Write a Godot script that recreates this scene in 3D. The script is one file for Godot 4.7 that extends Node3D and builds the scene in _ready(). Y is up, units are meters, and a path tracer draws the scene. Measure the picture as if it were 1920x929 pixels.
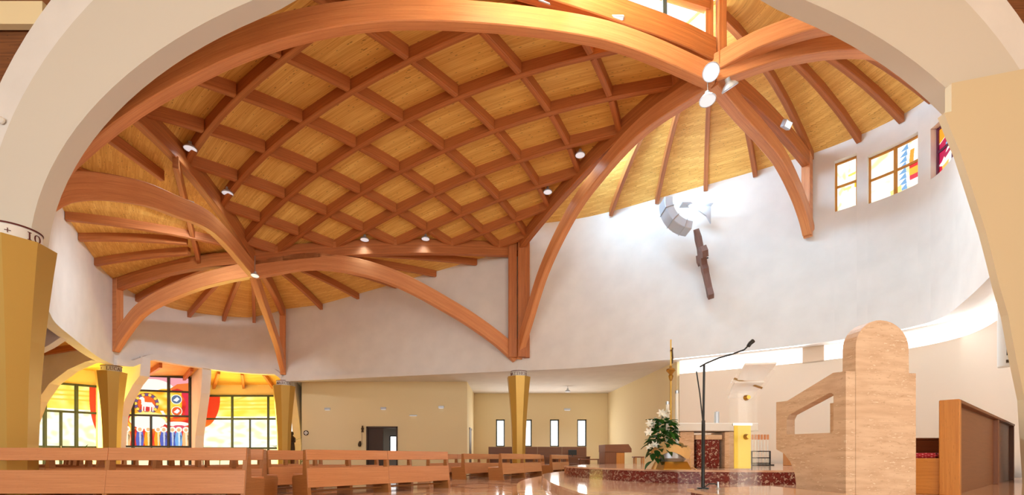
extends Node3D
# A church interior: coffered timber vault between two nodes, two fan roofs, white ring walls, stained glass, pews and sanctuary.
# Plan coordinates are (x, depth in front of the entrance point); P() turns them into the y-up world.

const EYE := 0.76
const N1 := Vector2(-9.79, 17.06)
const N2 := Vector2(5.13, 11.54)
const CC := Vector2(0.25, 21.0)
const FF := Vector2(-9.15, 8.3)
const AA := Vector2(-16.85, 19.15)
const BB := Vector2(-11.8, 23.35)
const DD := Vector2(10.5, 16.0)
const EE := Vector2(11.0, 10.65)
const GG := Vector2(10.2, 9.4)
const PLASTER_WALL := Color(0.93, 0.915, 0.90)

var M := {}
var taken := {}
var LETTER_FONT: SystemFont

# ---------------------------------------------------------------- geometry collector
class Geo:
	var v := PackedVector3Array()
	var n := PackedVector3Array()
	var t := PackedVector2Array()
	func tri(a: Vector3, b: Vector3, c: Vector3, na: Vector3, nb: Vector3, nc: Vector3, ta := Vector2.ZERO, tb := Vector2.ZERO, tc := Vector2.ZERO) -> void:
		var g := (c - a).cross(b - a)
		if g.length_squared() < 1e-14:
			return
		if g.dot(na + nb + nc) < 0.0:
			var s := b; b = c; c = s
			var sn := nb; nb = nc; nc = sn
			var s2 := tb; tb = tc; tc = s2
		v.append(a); v.append(b); v.append(c)
		n.append(na); n.append(nb); n.append(nc)
		t.append(ta); t.append(tb); t.append(tc)
	func quad(a: Vector3, b: Vector3, c: Vector3, d: Vector3, nn: Vector3, ua := Vector2(0, 0), ub := Vector2(1, 0), uc := Vector2(1, 1), ud := Vector2(0, 1)) -> void:
		tri(a, b, c, nn, nn, nn, ua, ub, uc)
		tri(a, c, d, nn, nn, nn, ua, uc, ud)
	func quads(a: Vector3, b: Vector3, c: Vector3, d: Vector3, na: Vector3, nb: Vector3, nc: Vector3, nd: Vector3, ua: Vector2, ub: Vector2, uc: Vector2, ud: Vector2) -> void:
		tri(a, b, c, na, nb, nc, ua, ub, uc)
		tri(a, c, d, na, nc, nd, ua, uc, ud)
	func mesh() -> ArrayMesh:
		var arr := []
		arr.resize(Mesh.ARRAY_MAX)
		arr[Mesh.ARRAY_VERTEX] = v
		arr[Mesh.ARRAY_NORMAL] = n
		arr[Mesh.ARRAY_TEX_UV] = t
		var m := ArrayMesh.new()
		m.add_surface_from_arrays(Mesh.PRIMITIVE_TRIANGLES, arr)
		return m

func P(x: float, d: float, h: float) -> Vector3:
	return Vector3(x, h, -d)

func PE(p: Vector2, e: float) -> Vector3:       # e: height above eye level
	return Vector3(p.x, e + EYE, -p.y)

func at(a: Array, x: float) -> float:            # piecewise linear table [[x, y], ...]
	for i in range(1, a.size()):
		if x <= a[i][0]:
			var k: float = (x - a[i - 1][0]) / (a[i][0] - a[i - 1][0])
			return lerpf(a[i - 1][1], a[i][1], k)
	return a[-1][1]

func smooth_at(a: Array, x: float) -> float:     # the same through a Catmull-Rom spline
	for i in range(1, a.size()):
		if x <= a[i][0] or i == a.size() - 1:
			var k: float = clampf((x - a[i - 1][0]) / (a[i][0] - a[i - 1][0]), 0.0, 1.0)
			var y1: float = a[i - 1][1]
			var y2: float = a[i][1]
			var w: float = a[i][0] - a[i - 1][0]
			var m1: float = (y2 - a[i - 2][1]) / (a[i][0] - a[i - 2][0]) * w if i > 1 else y2 - y1
			var m2: float = (a[i + 1][1] - y1) / (a[i + 1][0] - a[i - 1][0]) * w if i < a.size() - 1 else y2 - y1
			var k2 := k * k
			var k3 := k2 * k
			return (2 * k3 - 3 * k2 + 1) * y1 + (k3 - 2 * k2 + k) * m1 + (-2 * k3 + 3 * k2) * y2 + (k3 - k2) * m2
	return a[-1][1]

func spline(pts: Array, per := 6) -> PackedVector2Array:
	var out := PackedVector2Array()
	for i in range(pts.size() - 1):
		var p0: Vector2 = pts[maxi(i - 1, 0)]
		var p1: Vector2 = pts[i]
		var p2: Vector2 = pts[i + 1]
		var p3: Vector2 = pts[mini(i + 2, pts.size() - 1)]
		for k in per:
			out.append(p1.cubic_interpolate(p2, p0, p3, float(k) / per))
	out.append(pts[-1])
	return out

# ---------------------------------------------------------------- shapes
func rect_profile(w: float, y0: float, y1: float, c := 0.012) -> PackedVector2Array:
	var x := w / 2
	return PackedVector2Array([Vector2(-x + c, y0), Vector2(x - c, y0), Vector2(x, y0 + c), Vector2(x, y1 - c), Vector2(x - c, y1), Vector2(-x + c, y1), Vector2(-x, y1 - c), Vector2(-x, y0 + c)])

func sweep(g: Geo, path: Array, prof: PackedVector2Array, upright := true) -> void:
	var np := path.size()
	var S := []
	var U := []
	var L := [0.0]
	for i in np:
		var tan: Vector3 = (path[mini(i + 1, np - 1)] - path[maxi(i - 1, 0)]).normalized()
		var s := tan.cross(Vector3.UP)
		s = s.normalized() if s.length() > 1e-4 else Vector3.RIGHT
		S.append(s)
		U.append(Vector3.UP if upright else s.cross(tan).normalized())
		if i:
			L.append(L[-1] + path[i].distance_to(path[i - 1]))
	var m := prof.size()
	var per := 0.0
	for j in m:
		var a := prof[j]
		var b := prof[(j + 1) % m]
		var e := b - a
		var nn := Vector2(e.y, -e.x).normalized()
		for i in range(np - 1):
			var n0: Vector3 = S[i] * nn.x + U[i] * nn.y
			var n1: Vector3 = S[i + 1] * nn.x + U[i + 1] * nn.y
			g.quads(path[i] + S[i] * a.x + U[i] * a.y, path[i + 1] + S[i + 1] * a.x + U[i + 1] * a.y, path[i + 1] + S[i + 1] * b.x + U[i + 1] * b.y, path[i] + S[i] * b.x + U[i] * b.y,
				n0, n1, n1, n0, Vector2(L[i], per), Vector2(L[i + 1], per), Vector2(L[i + 1], per + e.length()), Vector2(L[i], per + e.length()))
		per += e.length()
	for e in [0, np - 1]:
		var dir: Vector3 = (path[0] - path[1]).normalized() if e == 0 else (path[np - 1] - path[np - 2]).normalized()
		for j in range(1, m - 1):
			var q := []
			for k in [0, j, j + 1]:
				q.append(path[e] + S[e] * prof[k].x + U[e] * prof[k].y)
			g.tri(q[0], q[1], q[2], dir, dir, dir, prof[0], prof[j], prof[j + 1])

func tube(g: Geo, path: Array, r: float, seg := 8, r2 := -1.0) -> void:
	var np := path.size()
	var tan0: Vector3 = (path[1] - path[0]).normalized()
	var s: Vector3 = tan0.cross(Vector3.UP if absf(tan0.y) < 0.95 else Vector3.RIGHT).normalized()
	var rings := []
	var L := 0.0
	var Ls := []
	for i in np:
		var tan: Vector3 = (path[mini(i + 1, np - 1)] - path[maxi(i - 1, 0)]).normalized()
		s = (s - tan * s.dot(tan)).normalized()
		var u := s.cross(tan)
		if i:
			L += path[i].distance_to(path[i - 1])
		Ls.append(L)
		var rr := r if r2 < 0.0 else lerpf(r, r2, float(i) / (np - 1))
		var ring := []
		for k in seg:
			var a := TAU * k / seg
			var d: Vector3 = s * cos(a) + u * sin(a)
			ring.append([path[i] + d * rr, d])
		rings.append(ring)
	for i in range(np - 1):
		for k in seg:
			var a = rings[i][k]; var b = rings[i + 1][k]; var c = rings[i + 1][(k + 1) % seg]; var d = rings[i][(k + 1) % seg]
			g.quads(a[0], b[0], c[0], d[0], a[1], b[1], c[1], d[1], Vector2(Ls[i], k * 0.1), Vector2(Ls[i + 1], k * 0.1), Vector2(Ls[i + 1], k * 0.1 + 0.1), Vector2(Ls[i], k * 0.1 + 0.1))
	for e in [0, np - 1]:
		var dir: Vector3 = (path[0] - path[1]).normalized() if e == 0 else (path[np - 1] - path[np - 2]).normalized()
		for k in seg:
			g.tri(path[e], rings[e][k][0], rings[e][(k + 1) % seg][0], dir, dir, dir)

func box(g: Geo, lo: Vector3, hi: Vector3, xf := Transform3D.IDENTITY, c := 0.0) -> void:
	# axis box, optionally chamfered along its long vertical/horizontal edges
	var ax := [[Vector3.RIGHT, 0], [Vector3.UP, 1], [Vector3.BACK, 2]]
	var mid := (lo + hi) / 2
	var hf := (hi - lo) / 2
	for a in 3:
		for sgn in [-1.0, 1.0]:
			var nrm := Vector3.ZERO
			nrm[a] = sgn
			var b := (a + 1) % 3
			var d := (a + 2) % 3
			var q := []
			for k in [[-1, -1], [1, -1], [1, 1], [-1, 1]]:
				var p := mid
				p[a] += sgn * hf[a]
				p[b] += k[0] * (hf[b] - c)
				p[d] += k[1] * (hf[d] - c)
				q.append(xf * p)
			var nn := (xf.basis * nrm).normalized()
			# texture runs along the longer side
			var lb := hf[b] * 2
			var ld := hf[d] * 2
			if lb >= ld:
				g.quad(q[0], q[1], q[2], q[3], nn, Vector2(0, 0), Vector2(lb, 0), Vector2(lb, ld), Vector2(0, ld))
			else:
				g.quad(q[0], q[1], q[2], q[3], nn, Vector2(0, 0), Vector2(0, lb), Vector2(ld, lb), Vector2(ld, 0))
	if c > 0.0:
		for a in 3:
			var b := (a + 1) % 3
			var d := (a + 2) % 3
			for s1 in [-1.0, 1.0]:
				for s2 in [-1.0, 1.0]:
					var q := []
					for k in [[-1.0, 0], [1.0, 0], [1.0, 1], [-1.0, 1]]:
						var p := mid
						p[a] += k[0] * (hf[a] - c)
						p[b] += s1 * (hf[b] - (c if k[1] == 1 else 0.0))
						p[d] += s2 * (hf[d] - (0.0 if k[1] == 1 else c))
						q.append(xf * p)
					var nrm := Vector3.ZERO
					nrm[b] = s1
					nrm[d] = s2
					g.quad(q[0], q[1], q[2], q[3], (xf.basis * nrm).normalized(), Vector2(0, 0), Vector2(hf[a] * 2, 0), Vector2(hf[a] * 2, c), Vector2(0, c))

func lathe(g: Geo, prof: Array, seg := 24, flat := false, xf := Transform3D.IDENTITY, turn := 0.0) -> void:
	for i in range(prof.size() - 1):
		var p0: Vector2 = prof[i]
		var p1: Vector2 = prof[i + 1]
		var e := p1 - p0
		if e.length() < 1e-6:
			continue
		var nn := Vector2(e.y, -e.x).normalized()
		for k in seg:
			var a0 := TAU * k / seg + turn
			var a1 := TAU * (k + 1) / seg + turn
			var am := (a0 + a1) / 2
			var d0 := Vector3(cos(a0), 0, sin(a0))
			var d1 := Vector3(cos(a1), 0, sin(a1))
			var dm := Vector3(cos(am), 0, sin(am))
			var m0 := dm if flat else d0
			var m1 := dm if flat else d1
			g.quads(xf * (d0 * p0.x + Vector3.UP * p0.y), xf * (d0 * p1.x + Vector3.UP * p1.y), xf * (d1 * p1.x + Vector3.UP * p1.y), xf * (d1 * p0.x + Vector3.UP * p0.y),
				(xf.basis * (m0 * nn.x + Vector3.UP * nn.y)).normalized(), (xf.basis * (m0 * nn.x + Vector3.UP * nn.y)).normalized(), (xf.basis * (m1 * nn.x + Vector3.UP * nn.y)).normalized(), (xf.basis * (m1 * nn.x + Vector3.UP * nn.y)).normalized(),
				Vector2(float(k) / seg, p0.y), Vector2(float(k) / seg, p1.y), Vector2(float(k + 1) / seg, p1.y), Vector2(float(k + 1) / seg, p0.y))

func extrude(g: Geo, poly: PackedVector2Array, xf: Transform3D, z0: float, z1: float) -> void:
	var idx := Geometry2D.triangulate_polygon(poly)
	var nz := (xf.basis * Vector3.BACK).normalized()
	for i in range(0, idx.size(), 3):
		var a := poly[idx[i]]; var b := poly[idx[i + 1]]; var c := poly[idx[i + 2]]
		g.tri(xf * Vector3(a.x, a.y, z1), xf * Vector3(b.x, b.y, z1), xf * Vector3(c.x, c.y, z1), nz, nz, nz, a, b, c)
		g.tri(xf * Vector3(a.x, a.y, z0), xf * Vector3(b.x, b.y, z0), xf * Vector3(c.x, c.y, z0), -nz, -nz, -nz, a, b, c)
	var ccw := not Geometry2D.is_polygon_clockwise(poly)
	var L := 0.0
	for i in poly.size():
		var a := poly[i]
		var b := poly[(i + 1) % poly.size()]
		var e := b - a
		if e.length() < 1e-6:
			continue
		var nn := Vector2(e.y, -e.x).normalized() * (1.0 if ccw else -1.0)
		var n3 := (xf.basis * Vector3(nn.x, nn.y, 0)).normalized()
		g.quad(xf * Vector3(a.x, a.y, z0), xf * Vector3(b.x, b.y, z0), xf * Vector3(b.x, b.y, z1), xf * Vector3(a.x, a.y, z1), n3, Vector2(L, z0), Vector2(L + e.length(), z0), Vector2(L + e.length(), z1), Vector2(L, z1))
		L += e.length()

func ribbon(g: Geo, pts: PackedVector2Array, lo: Array, hi: Array, thick: float, side := 1.0, step := 0.0) -> void:
	# a curved upright wall: inner face on pts, thickness to the side (+1: right of the walking direction in plan)
	var np := pts.size()
	var O := []
	var L := [0.0]
	for i in np:
		var tan := (pts[mini(i + 1, np - 1)] - pts[maxi(i - 1, 0)]).normalized()
		O.append(Vector2(tan.y, -tan.x) * side)
		if i:
			L.append(L[-1] + pts[i].distance_to(pts[i - 1]))
	for i in range(np - 1):
		var j := i + 1
		var o0: Vector2 = O[i]
		var o1: Vector2 = O[j]
		var a0 := pts[i]; var a1 := pts[j]
		var b0 := a0 + o0 * thick; var b1 := a1 + o1 * thick
		var n0 := Vector3(-o0.x, 0, o0.y); var n1 := Vector3(-o1.x, 0, o1.y)
		var l0: float = lo[i]; var l1: float = lo[j]; var h0: float = hi[i]; var h1: float = hi[j]
		g.quads(PE(a0, l0), PE(a1, l1), PE(a1, h1), PE(a0, h0), n0, n1, n1, n0, Vector2(L[i], l0), Vector2(L[j], l1), Vector2(L[j], h1), Vector2(L[i], h0))
		g.quads(PE(b0, l0), PE(b1, l1), PE(b1, h1), PE(b0, h0), -n0, -n1, -n1, -n0, Vector2(L[i], l0), Vector2(L[j], l1), Vector2(L[j], h1), Vector2(L[i], h0))
		g.quad(PE(a0, l0), PE(a1, l1), PE(b1, l1), PE(b0, l0), Vector3.DOWN, Vector2(L[i], 0), Vector2(L[j], 0), Vector2(L[j], thick), Vector2(L[i], thick))
		g.quad(PE(a0, h0), PE(a1, h1), PE(b1, h1), PE(b0, h0), Vector3.UP, Vector2(L[i], 0), Vector2(L[j], 0), Vector2(L[j], thick), Vector2(L[i], thick))
	for e in [0, np - 1]:
		var tan := (pts[0] - pts[1]).normalized() if e == 0 else (pts[np - 1] - pts[np - 2]).normalized()
		var b: Vector2 = pts[e] + O[e] * thick
		g.quad(PE(pts[e], lo[e]), PE(b, lo[e]), PE(b, hi[e]), PE(pts[e], hi[e]), Vector3(tan.x, 0, -tan.y))

func fill(n: int, x: float) -> Array:
	var a := []
	a.resize(n)
	a.fill(x)
	return a

func slab(g: Geo, poly: PackedVector2Array, e0: float, e1: float) -> void:   # flat horizontal slab over a plan polygon, heights above floor
	var q := PackedVector2Array()
	for p in poly:
		q.append(Vector2(p.x, -p.y))
	extrude(g, q, Transform3D(Basis(Vector3.RIGHT, Vector3.BACK, Vector3.UP), Vector3.ZERO), e0, e1)

# ---------------------------------------------------------------- nodes
func numbered(called: String) -> String:
	var k: int = taken.get(called, 0)
	taken[called] = k + 1
	return called if k == 0 else "%s_%03d" % [called, k]

func tag(o: Node, label: String, category: String, group := "", kind := "") -> void:
	if label: o.set_meta("label", label)
	if category: o.set_meta("category", category)
	if group: o.set_meta("group", group)
	if kind: o.set_meta("kind", kind)

func thing(called: String, label: String, category: String, group := "", where := Vector3.ZERO, turn := 0.0) -> Node3D:
	var o := Node3D.new()
	o.name = numbered(called)
	add_child(o)
	o.position = where
	o.rotation.y = turn
	tag(o, label, category, group)
	return o

func struct(called: String, label: String, g: Geo = null, m: Material = null) -> Node3D:
	var o: Node3D
	if g:
		var mi := MeshInstance3D.new()
		mi.mesh = g.mesh()
		mi.material_override = m
		o = mi
	else:
		o = Node3D.new()
	o.name = numbered(called)
	add_child(o)
	tag(o, label, "", "", "structure")
	return o

func part(parent: Node, called: String, g: Geo, m: Material) -> MeshInstance3D:
	return part_mesh(parent, called, g.mesh(), m)

func part_mesh(parent: Node, called: String, me: Mesh, m: Material) -> MeshInstance3D:
	var mi := MeshInstance3D.new()
	mi.name = called
	mi.mesh = me
	mi.material_override = m
	parent.add_child(mi, true)
	return mi

func copy(o: Node3D, base_name: String, label: String, where: Vector3, turn: float) -> Node3D:
	var c: Node3D = o.duplicate()
	c.name = numbered(base_name)
	add_child(c)
	c.position = where
	c.rotation.y = turn
	c.set_meta("label", label)
	return c

func area(called: String, from: Vector3, to: Vector3, size: Vector2, col: Color, energy: float) -> void:
	var l := AreaLight3D.new()
	l.name = called
	l.area_size = size
	l.area_normalize_energy = true
	l.light_color = col
	l.light_energy = energy
	l.shadow_enabled = true
	l.area_range = 60.0
	add_child(l)
	l.look_at_from_position(from, to, Vector3.UP if absf((to - from).normalized().y) < 0.98 else Vector3.RIGHT)

func omni(called: String, at_: Vector3, col: Color, energy: float, size := 0.1) -> void:
	var l := OmniLight3D.new()
	l.name = called
	l.light_color = col
	l.light_energy = energy
	l.light_size = size
	l.omni_range = 50.0
	l.omni_attenuation = 2.0
	l.shadow_enabled = true
	add_child(l)
	l.position = at_

func down_light(called: String, at_: Vector3, axis: Vector3, col: Color, energy: float, size: float, angle := 62.0) -> void:
	var l := SpotLight3D.new()
	l.name = called
	l.light_color = col
	l.light_energy = energy
	l.light_size = size
	l.spot_angle = angle
	l.spot_angle_attenuation = 1.0
	l.spot_range = 50.0
	l.spot_attenuation = 2.0
	l.shadow_enabled = true
	add_child(l)
	l.look_at_from_position(at_, at_ + axis, Vector3.UP if absf(axis.normalized().y) < 0.98 else Vector3.RIGHT)

# ---------------------------------------------------------------- textures and materials
func paint(w: int, h: int, f: Callable) -> ImageTexture:
	var data := PackedByteArray()
	data.resize(w * h * 3)
	var k := 0
	for y in h:
		for x in w:
			var c: Color = f.call(x, y)
			data[k] = int(clampf(c.r, 0, 1) * 255.0)
			data[k + 1] = int(clampf(c.g, 0, 1) * 255.0)
			data[k + 2] = int(clampf(c.b, 0, 1) * 255.0)
			k += 3
	var im := Image.create_from_data(w, h, false, Image.FORMAT_RGB8, data)
	return ImageTexture.create_from_image(im)

func noise(s: int, freq: float, oct := 3) -> FastNoiseLite:
	var n := FastNoiseLite.new()
	n.seed = s
	n.frequency = freq
	n.fractal_octaves = oct
	n.noise_type = FastNoiseLite.TYPE_SIMPLEX_SMOOTH
	return n

func wrap2(n: FastNoiseLite, x: float, y: float, w: float, h: float, sx: float, sy: float) -> float:
	# tiles by blending over the right and lower borders
	var fx := clampf((x / w - 0.85) / 0.15, 0, 1)
	var a := n.get_noise_2d(x * sx, y * sy)
	if fx > 0.0:
		a = lerpf(a, n.get_noise_2d((x - w) * sx, y * sy), fx)
	var fy := clampf((y / h - 0.85) / 0.15, 0, 1)
	if fy > 0.0:
		var b := n.get_noise_2d(x * sx, (y - h) * sy)
		if fx > 0.0:
			b = lerpf(b, n.get_noise_2d((x - w) * sx, (y - h) * sy), fx)
		a = lerpf(a, b, fy)
	return a

func grain_tex(s: int, base: Color, dark: Color, lam: int, strength := 1.0) -> ImageTexture:
	# 512 x 512: grain along x; lam laminations (0 = solid timber)
	var n1 := noise(s, 0.02)
	var n2 := noise(s + 1, 0.05, 2)
	var rng := RandomNumberGenerator.new()
	rng.seed = s
	var tone := []
	for i in maxi(lam, 1):
		tone.append(rng.randf_range(-0.12, 0.12) if lam else 0.0)
	var flecks := {}
	for i in 260:
		flecks[Vector2i(rng.randi() % 512, rng.randi() % 512)] = rng.randi_range(4, 16)
	var W := 512
	var f := func(x: int, y: int) -> Color:
		var g := wrap2(n1, x, y, W, W, 0.12, 1.6) * 0.55 + wrap2(n2, x, y, W, W, 0.10, 3.0) * 0.45
		var k := 0.32 + g * 0.55 * strength
		if lam:
			var li := int(float(y) / W * lam)
			k += tone[li]
			if int(fmod(float(y), float(W) / lam)) == 0:
				k += 0.22
		return base.lerp(dark, clampf(k, 0, 1))
	var t: ImageTexture = paint(W, W, f)
	var im := t.get_image()
	for p in flecks:
		for dx in flecks[p]:
			im.set_pixel((p.x + dx) % W, p.y, im.get_pixel((p.x + dx) % W, p.y).lerp(dark * 0.7, 0.55))
	return ImageTexture.create_from_image(im)

func plank_tex(s: int, base: Color, dark: Color, boards: int, knots: int) -> ImageTexture:
	var n1 := noise(s, 0.02)
	var rng := RandomNumberGenerator.new()
	rng.seed = s
	var tone := []
	for i in boards:
		tone.append(rng.randf_range(-0.13, 0.16))
	var W := 512
	var bh := float(W) / boards
	var f := func(x: int, y: int) -> Color:
		var b := int(y / bh)
		var k: float = 0.2 + tone[b] + wrap2(n1, x, y + b * 40.0, W, 4096, 0.2, 2.2) * 0.35
		var e := fmod(float(y), bh)
		if e < 3.0:
			k += 0.55
		return base.lerp(dark, clampf(k, 0, 1))
	var t: ImageTexture = paint(W, W, f)
	var im := t.get_image()
	for i in knots:
		var cx := rng.randi() % W
		var cy := int((rng.randi() % boards + 0.25 + rng.randf() * 0.5) * bh)
		var r := rng.randf_range(1.6, 4.4)
		for yy in range(-5, 6):
			for xx in range(-9, 10):
				var d := Vector2(xx / 1.7, yy).length()
				if d < r:
					var p := Vector2i(posmod(cx + xx, W), posmod(cy + yy, W))
					im.set_pixel(p.x, p.y, im.get_pixel(p.x, p.y).lerp(dark * 0.62, 0.85 if d < r * 0.6 else 0.4))
	return ImageTexture.create_from_image(im)

func mat(called: String, col: Color, rough := 0.8, metal := 0.0, tex: Texture2D = null, scale := Vector3.ONE, tri := false) -> StandardMaterial3D:
	var m := StandardMaterial3D.new()
	m.resource_name = called
	m.albedo_color = col
	m.roughness = rough
	m.metallic = metal
	if tex:
		m.albedo_texture = tex
		m.uv1_scale = scale
		if tri:
			m.uv1_triplanar = true
			m.uv1_world_triplanar = true
	M[called] = m
	return m

func glow(called: String, col: Color, energy: float, tex: Texture2D = null) -> StandardMaterial3D:
	var m := mat(called, Color(0.85, 0.85, 0.85) if tex == null else Color(0.12, 0.12, 0.12), 0.3)
	m.emission_enabled = true
	m.emission_energy_multiplier = energy
	if tex:
		m.emission = Color.BLACK
		m.emission_texture = tex
	else:
		m.emission = col
	return m

func make_materials() -> void:
	LETTER_FONT = SystemFont.new()
	LETTER_FONT.font_names = PackedStringArray(["Droid Serif"])
	mat("glulam", Color.WHITE, 0.42, 0, grain_tex(11, Color(0.91, 0.63, 0.41), Color(0.74, 0.42, 0.23), 12), Vector3(0.4, 1.9, 1))
	mat("beam", Color.WHITE, 0.5, 0, grain_tex(23, Color(0.82, 0.51, 0.28), Color(0.58, 0.31, 0.14), 8), Vector3(0.5, 1.9, 1))  # same timber as the arches, roof shade put into a darker colour
	mat("planks", Color.WHITE, 0.55, 0, plank_tex(5, Color(0.99, 0.82, 0.46), Color(0.80, 0.52, 0.19), 8, 60), Vector3(0.5, 1.2, 1))
	mat("wall_planks", Color.WHITE, 0.6, 0, plank_tex(7, Color(0.55, 0.34, 0.18), Color(0.32, 0.17, 0.08), 6, 14), Vector3(0.5, 0.8, 1))
	mat("pew", Color.WHITE, 0.34, 0, grain_tex(31, Color(0.86, 0.60, 0.40), Color(0.70, 0.42, 0.24), 0, 0.8), Vector3(0.45, 1.5, 1))
	mat("pew_end", Color.WHITE, 0.4, 0, grain_tex(37, Color(0.72, 0.48, 0.26), Color(0.54, 0.32, 0.15), 0, 0.8), Vector3(0.9, 1.8, 1))
	mat("stall", Color.WHITE, 0.45, 0, grain_tex(41, Color(0.56, 0.35, 0.21), Color(0.40, 0.22, 0.12), 0, 0.7), Vector3(0.5, 1.5, 1))
	mat("honey", Color.WHITE, 0.4, 0, grain_tex(43, Color(0.83, 0.56, 0.24), Color(0.66, 0.38, 0.12), 0, 0.7), Vector3(0.6, 1.5, 1))
	var n := noise(3, 0.012, 4)
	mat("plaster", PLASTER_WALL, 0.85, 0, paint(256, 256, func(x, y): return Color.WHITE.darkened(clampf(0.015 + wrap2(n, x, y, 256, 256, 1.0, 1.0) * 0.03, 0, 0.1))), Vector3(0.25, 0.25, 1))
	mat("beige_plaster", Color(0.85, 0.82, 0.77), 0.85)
	mat("warm_plaster", Color(0.92, 0.85, 0.77), 0.85)
	mat("cream", Color(0.94, 0.87, 0.70), 0.85)
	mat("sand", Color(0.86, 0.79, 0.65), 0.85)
	mat("gold", Color(0.76, 0.61, 0.30), 0.32, 0.4)
	mat("gold_dark", Color(0.62, 0.46, 0.15), 0.5, 0.2)
	mat("white", Color(0.92, 0.91, 0.89), 0.6)
	mat("letter", Color(0.36, 0.12, 0.10), 0.7)
	mat("steel", Color(0.72, 0.74, 0.76), 0.3, 0.8)
	mat("grey_metal", Color(0.78, 0.81, 0.85), 0.4, 0.35)
	mat("frame", Color(0.25, 0.29, 0.29), 0.5, 0.3)
	mat("frame_gold", Color(0.78, 0.52, 0.16), 0.5)
	mat("frame_red", Color(0.42, 0.18, 0.30), 0.5)
	mat("black", Color(0.03, 0.03, 0.035), 0.45)
	mat("brass", Color(0.70, 0.55, 0.26), 0.32, 0.85)
	mat("cloth", Color(0.92, 0.74, 0.48), 0.85)
	mat("leaf", Color(0.20, 0.42, 0.12), 0.55)
	mat("leaf_dark", Color(0.12, 0.30, 0.09), 0.55)
	mat("petal", Color(0.96, 0.95, 0.90), 0.6)
	mat("wax", Color(0.95, 0.94, 0.90), 0.45)
	mat("dark_door", Color(0.25, 0.17, 0.12), 0.5)
	mat("cross_wood", Color.WHITE, 0.6, 0, grain_tex(51, Color(0.55, 0.41, 0.37), Color(0.38, 0.26, 0.23), 0, 0.9), Vector3(0.8, 2, 1))
	mat("bronze", Color(0.30, 0.24, 0.17), 0.5, 0.5)
	mat("red_cushion", Color.WHITE, 0.9, 0, paint(128, 64, func(x, y): return Color(0.62, 0.10, 0.16).lerp(Color(0.85, 0.66, 0.60), 0.7 if (sin(x * 0.4) * cos(y * 0.5 + x * 0.13) > 0.55) else 0.0)), Vector3(2, 3, 1))
	var va := noise(61, 0.022, 4)
	var vb := noise(62, 0.05, 3)
	mat("red_marble", Color.WHITE, 0.12, 0, paint(512, 512, func(x, y):
		var a: float = absf(wrap2(va, x, y, 512, 512, 1.0, 1.0))
		var b: float = wrap2(vb, x, y, 512, 512, 1.0, 1.0)
		var c := Color(0.50, 0.22, 0.19).lerp(Color(0.34, 0.12, 0.11), clampf(b + 0.4, 0, 1))
		if a < 0.045 and b > -0.06: c = c.lerp(Color(0.88, 0.80, 0.70), 0.85)
		elif b > 0.36: c = c.lerp(Color(0.85, 0.76, 0.66), 0.75)
		return c), Vector3(0.5, 0.5, 0.5), true)
	var fa := noise(71, 0.01, 4)
	var fb := noise(72, 0.04, 3)
	for k in 3:
		var base: Color = [Color(0.87, 0.73, 0.62), Color(0.85, 0.70, 0.58), Color(0.90, 0.77, 0.66)][k]
		mat("floor_%d" % k, Color.WHITE, 0.09, 0, paint(256, 256, func(x, y):
			var a: float = wrap2(fa, x + k * 70, y, 4096, 4096, 1.0, 1.6)
			var b: float = wrap2(fb, x, y + k * 50, 4096, 4096, 1.0, 2.0)
			return base.lerp(Color(0.70, 0.45, 0.34), clampf(0.18 + a * 0.5 + b * 0.25, 0, 0.7))), Vector3(0.5, 0.5, 0.5), true)
	for k in ["floor_0", "floor_1", "floor_2", "red_marble"]:
		M[k].metallic_specular = 0.36
	mat("grout", Color(0.55, 0.42, 0.33), 0.7)
	var ta := noise(81, 0.012, 4)
	var tb := noise(82, 0.06, 3)
	mat("travertine", Color.WHITE, 0.5, 0, paint(512, 512, func(x, y):
		var a: float = wrap2(ta, x, y, 512, 512, 0.35, 2.2)
		var b: float = wrap2(tb, x, y, 512, 512, 0.4, 1.6)
		var c := Color(0.89, 0.77, 0.65).lerp(Color(0.78, 0.63, 0.50), clampf(0.35 + a * 0.8, 0, 1))
		if b > 0.42 and a > 0.05: c = c.lerp(Color(0.97, 0.92, 0.84), 0.7)
		elif b < -0.46: c = c.lerp(Color(0.66, 0.50, 0.36), 0.35)
		return c), Vector3(0.9, 0.9, 0.9), true)
	mat("altar_stone", Color.WHITE, 0.5, 0, M.travertine.albedo_texture, Vector3(0.7, 0.7, 0.7), true)
	M.altar_stone.albedo_color = Color(1.0, 0.97, 0.92)
	var gl := mat("clear_glass", Color(1, 1, 1, 0.06), 0.02)
	gl.transparency = BaseMaterial3D.TRANSPARENCY_ALPHA
	var ac := mat("acrylic", Color(0.97, 0.98, 0.97, 0.04), 0.02)
	ac.metallic_specular = 0.22
	ac.transparency = BaseMaterial3D.TRANSPARENCY_ALPHA
	mat("paper", Color(0.97, 0.96, 0.93), 0.8)
	M.paper.backlight_enabled = true
	M.paper.backlight = Color(1, 1, 1)
	mat("lawn", Color(0.45, 0.52, 0.25), 0.95)
	glow("lamp_face", Color(0.95, 0.96, 1.0), 0.5)
	glow("spot_face", Color(1.0, 1.0, 1.0), 0.95)
	glow("base_glass", Color(1.0, 0.96, 0.78), 0.7)
	glow("daylight_pane", Color(1.0, 1.0, 1.0), 1.5)

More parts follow.
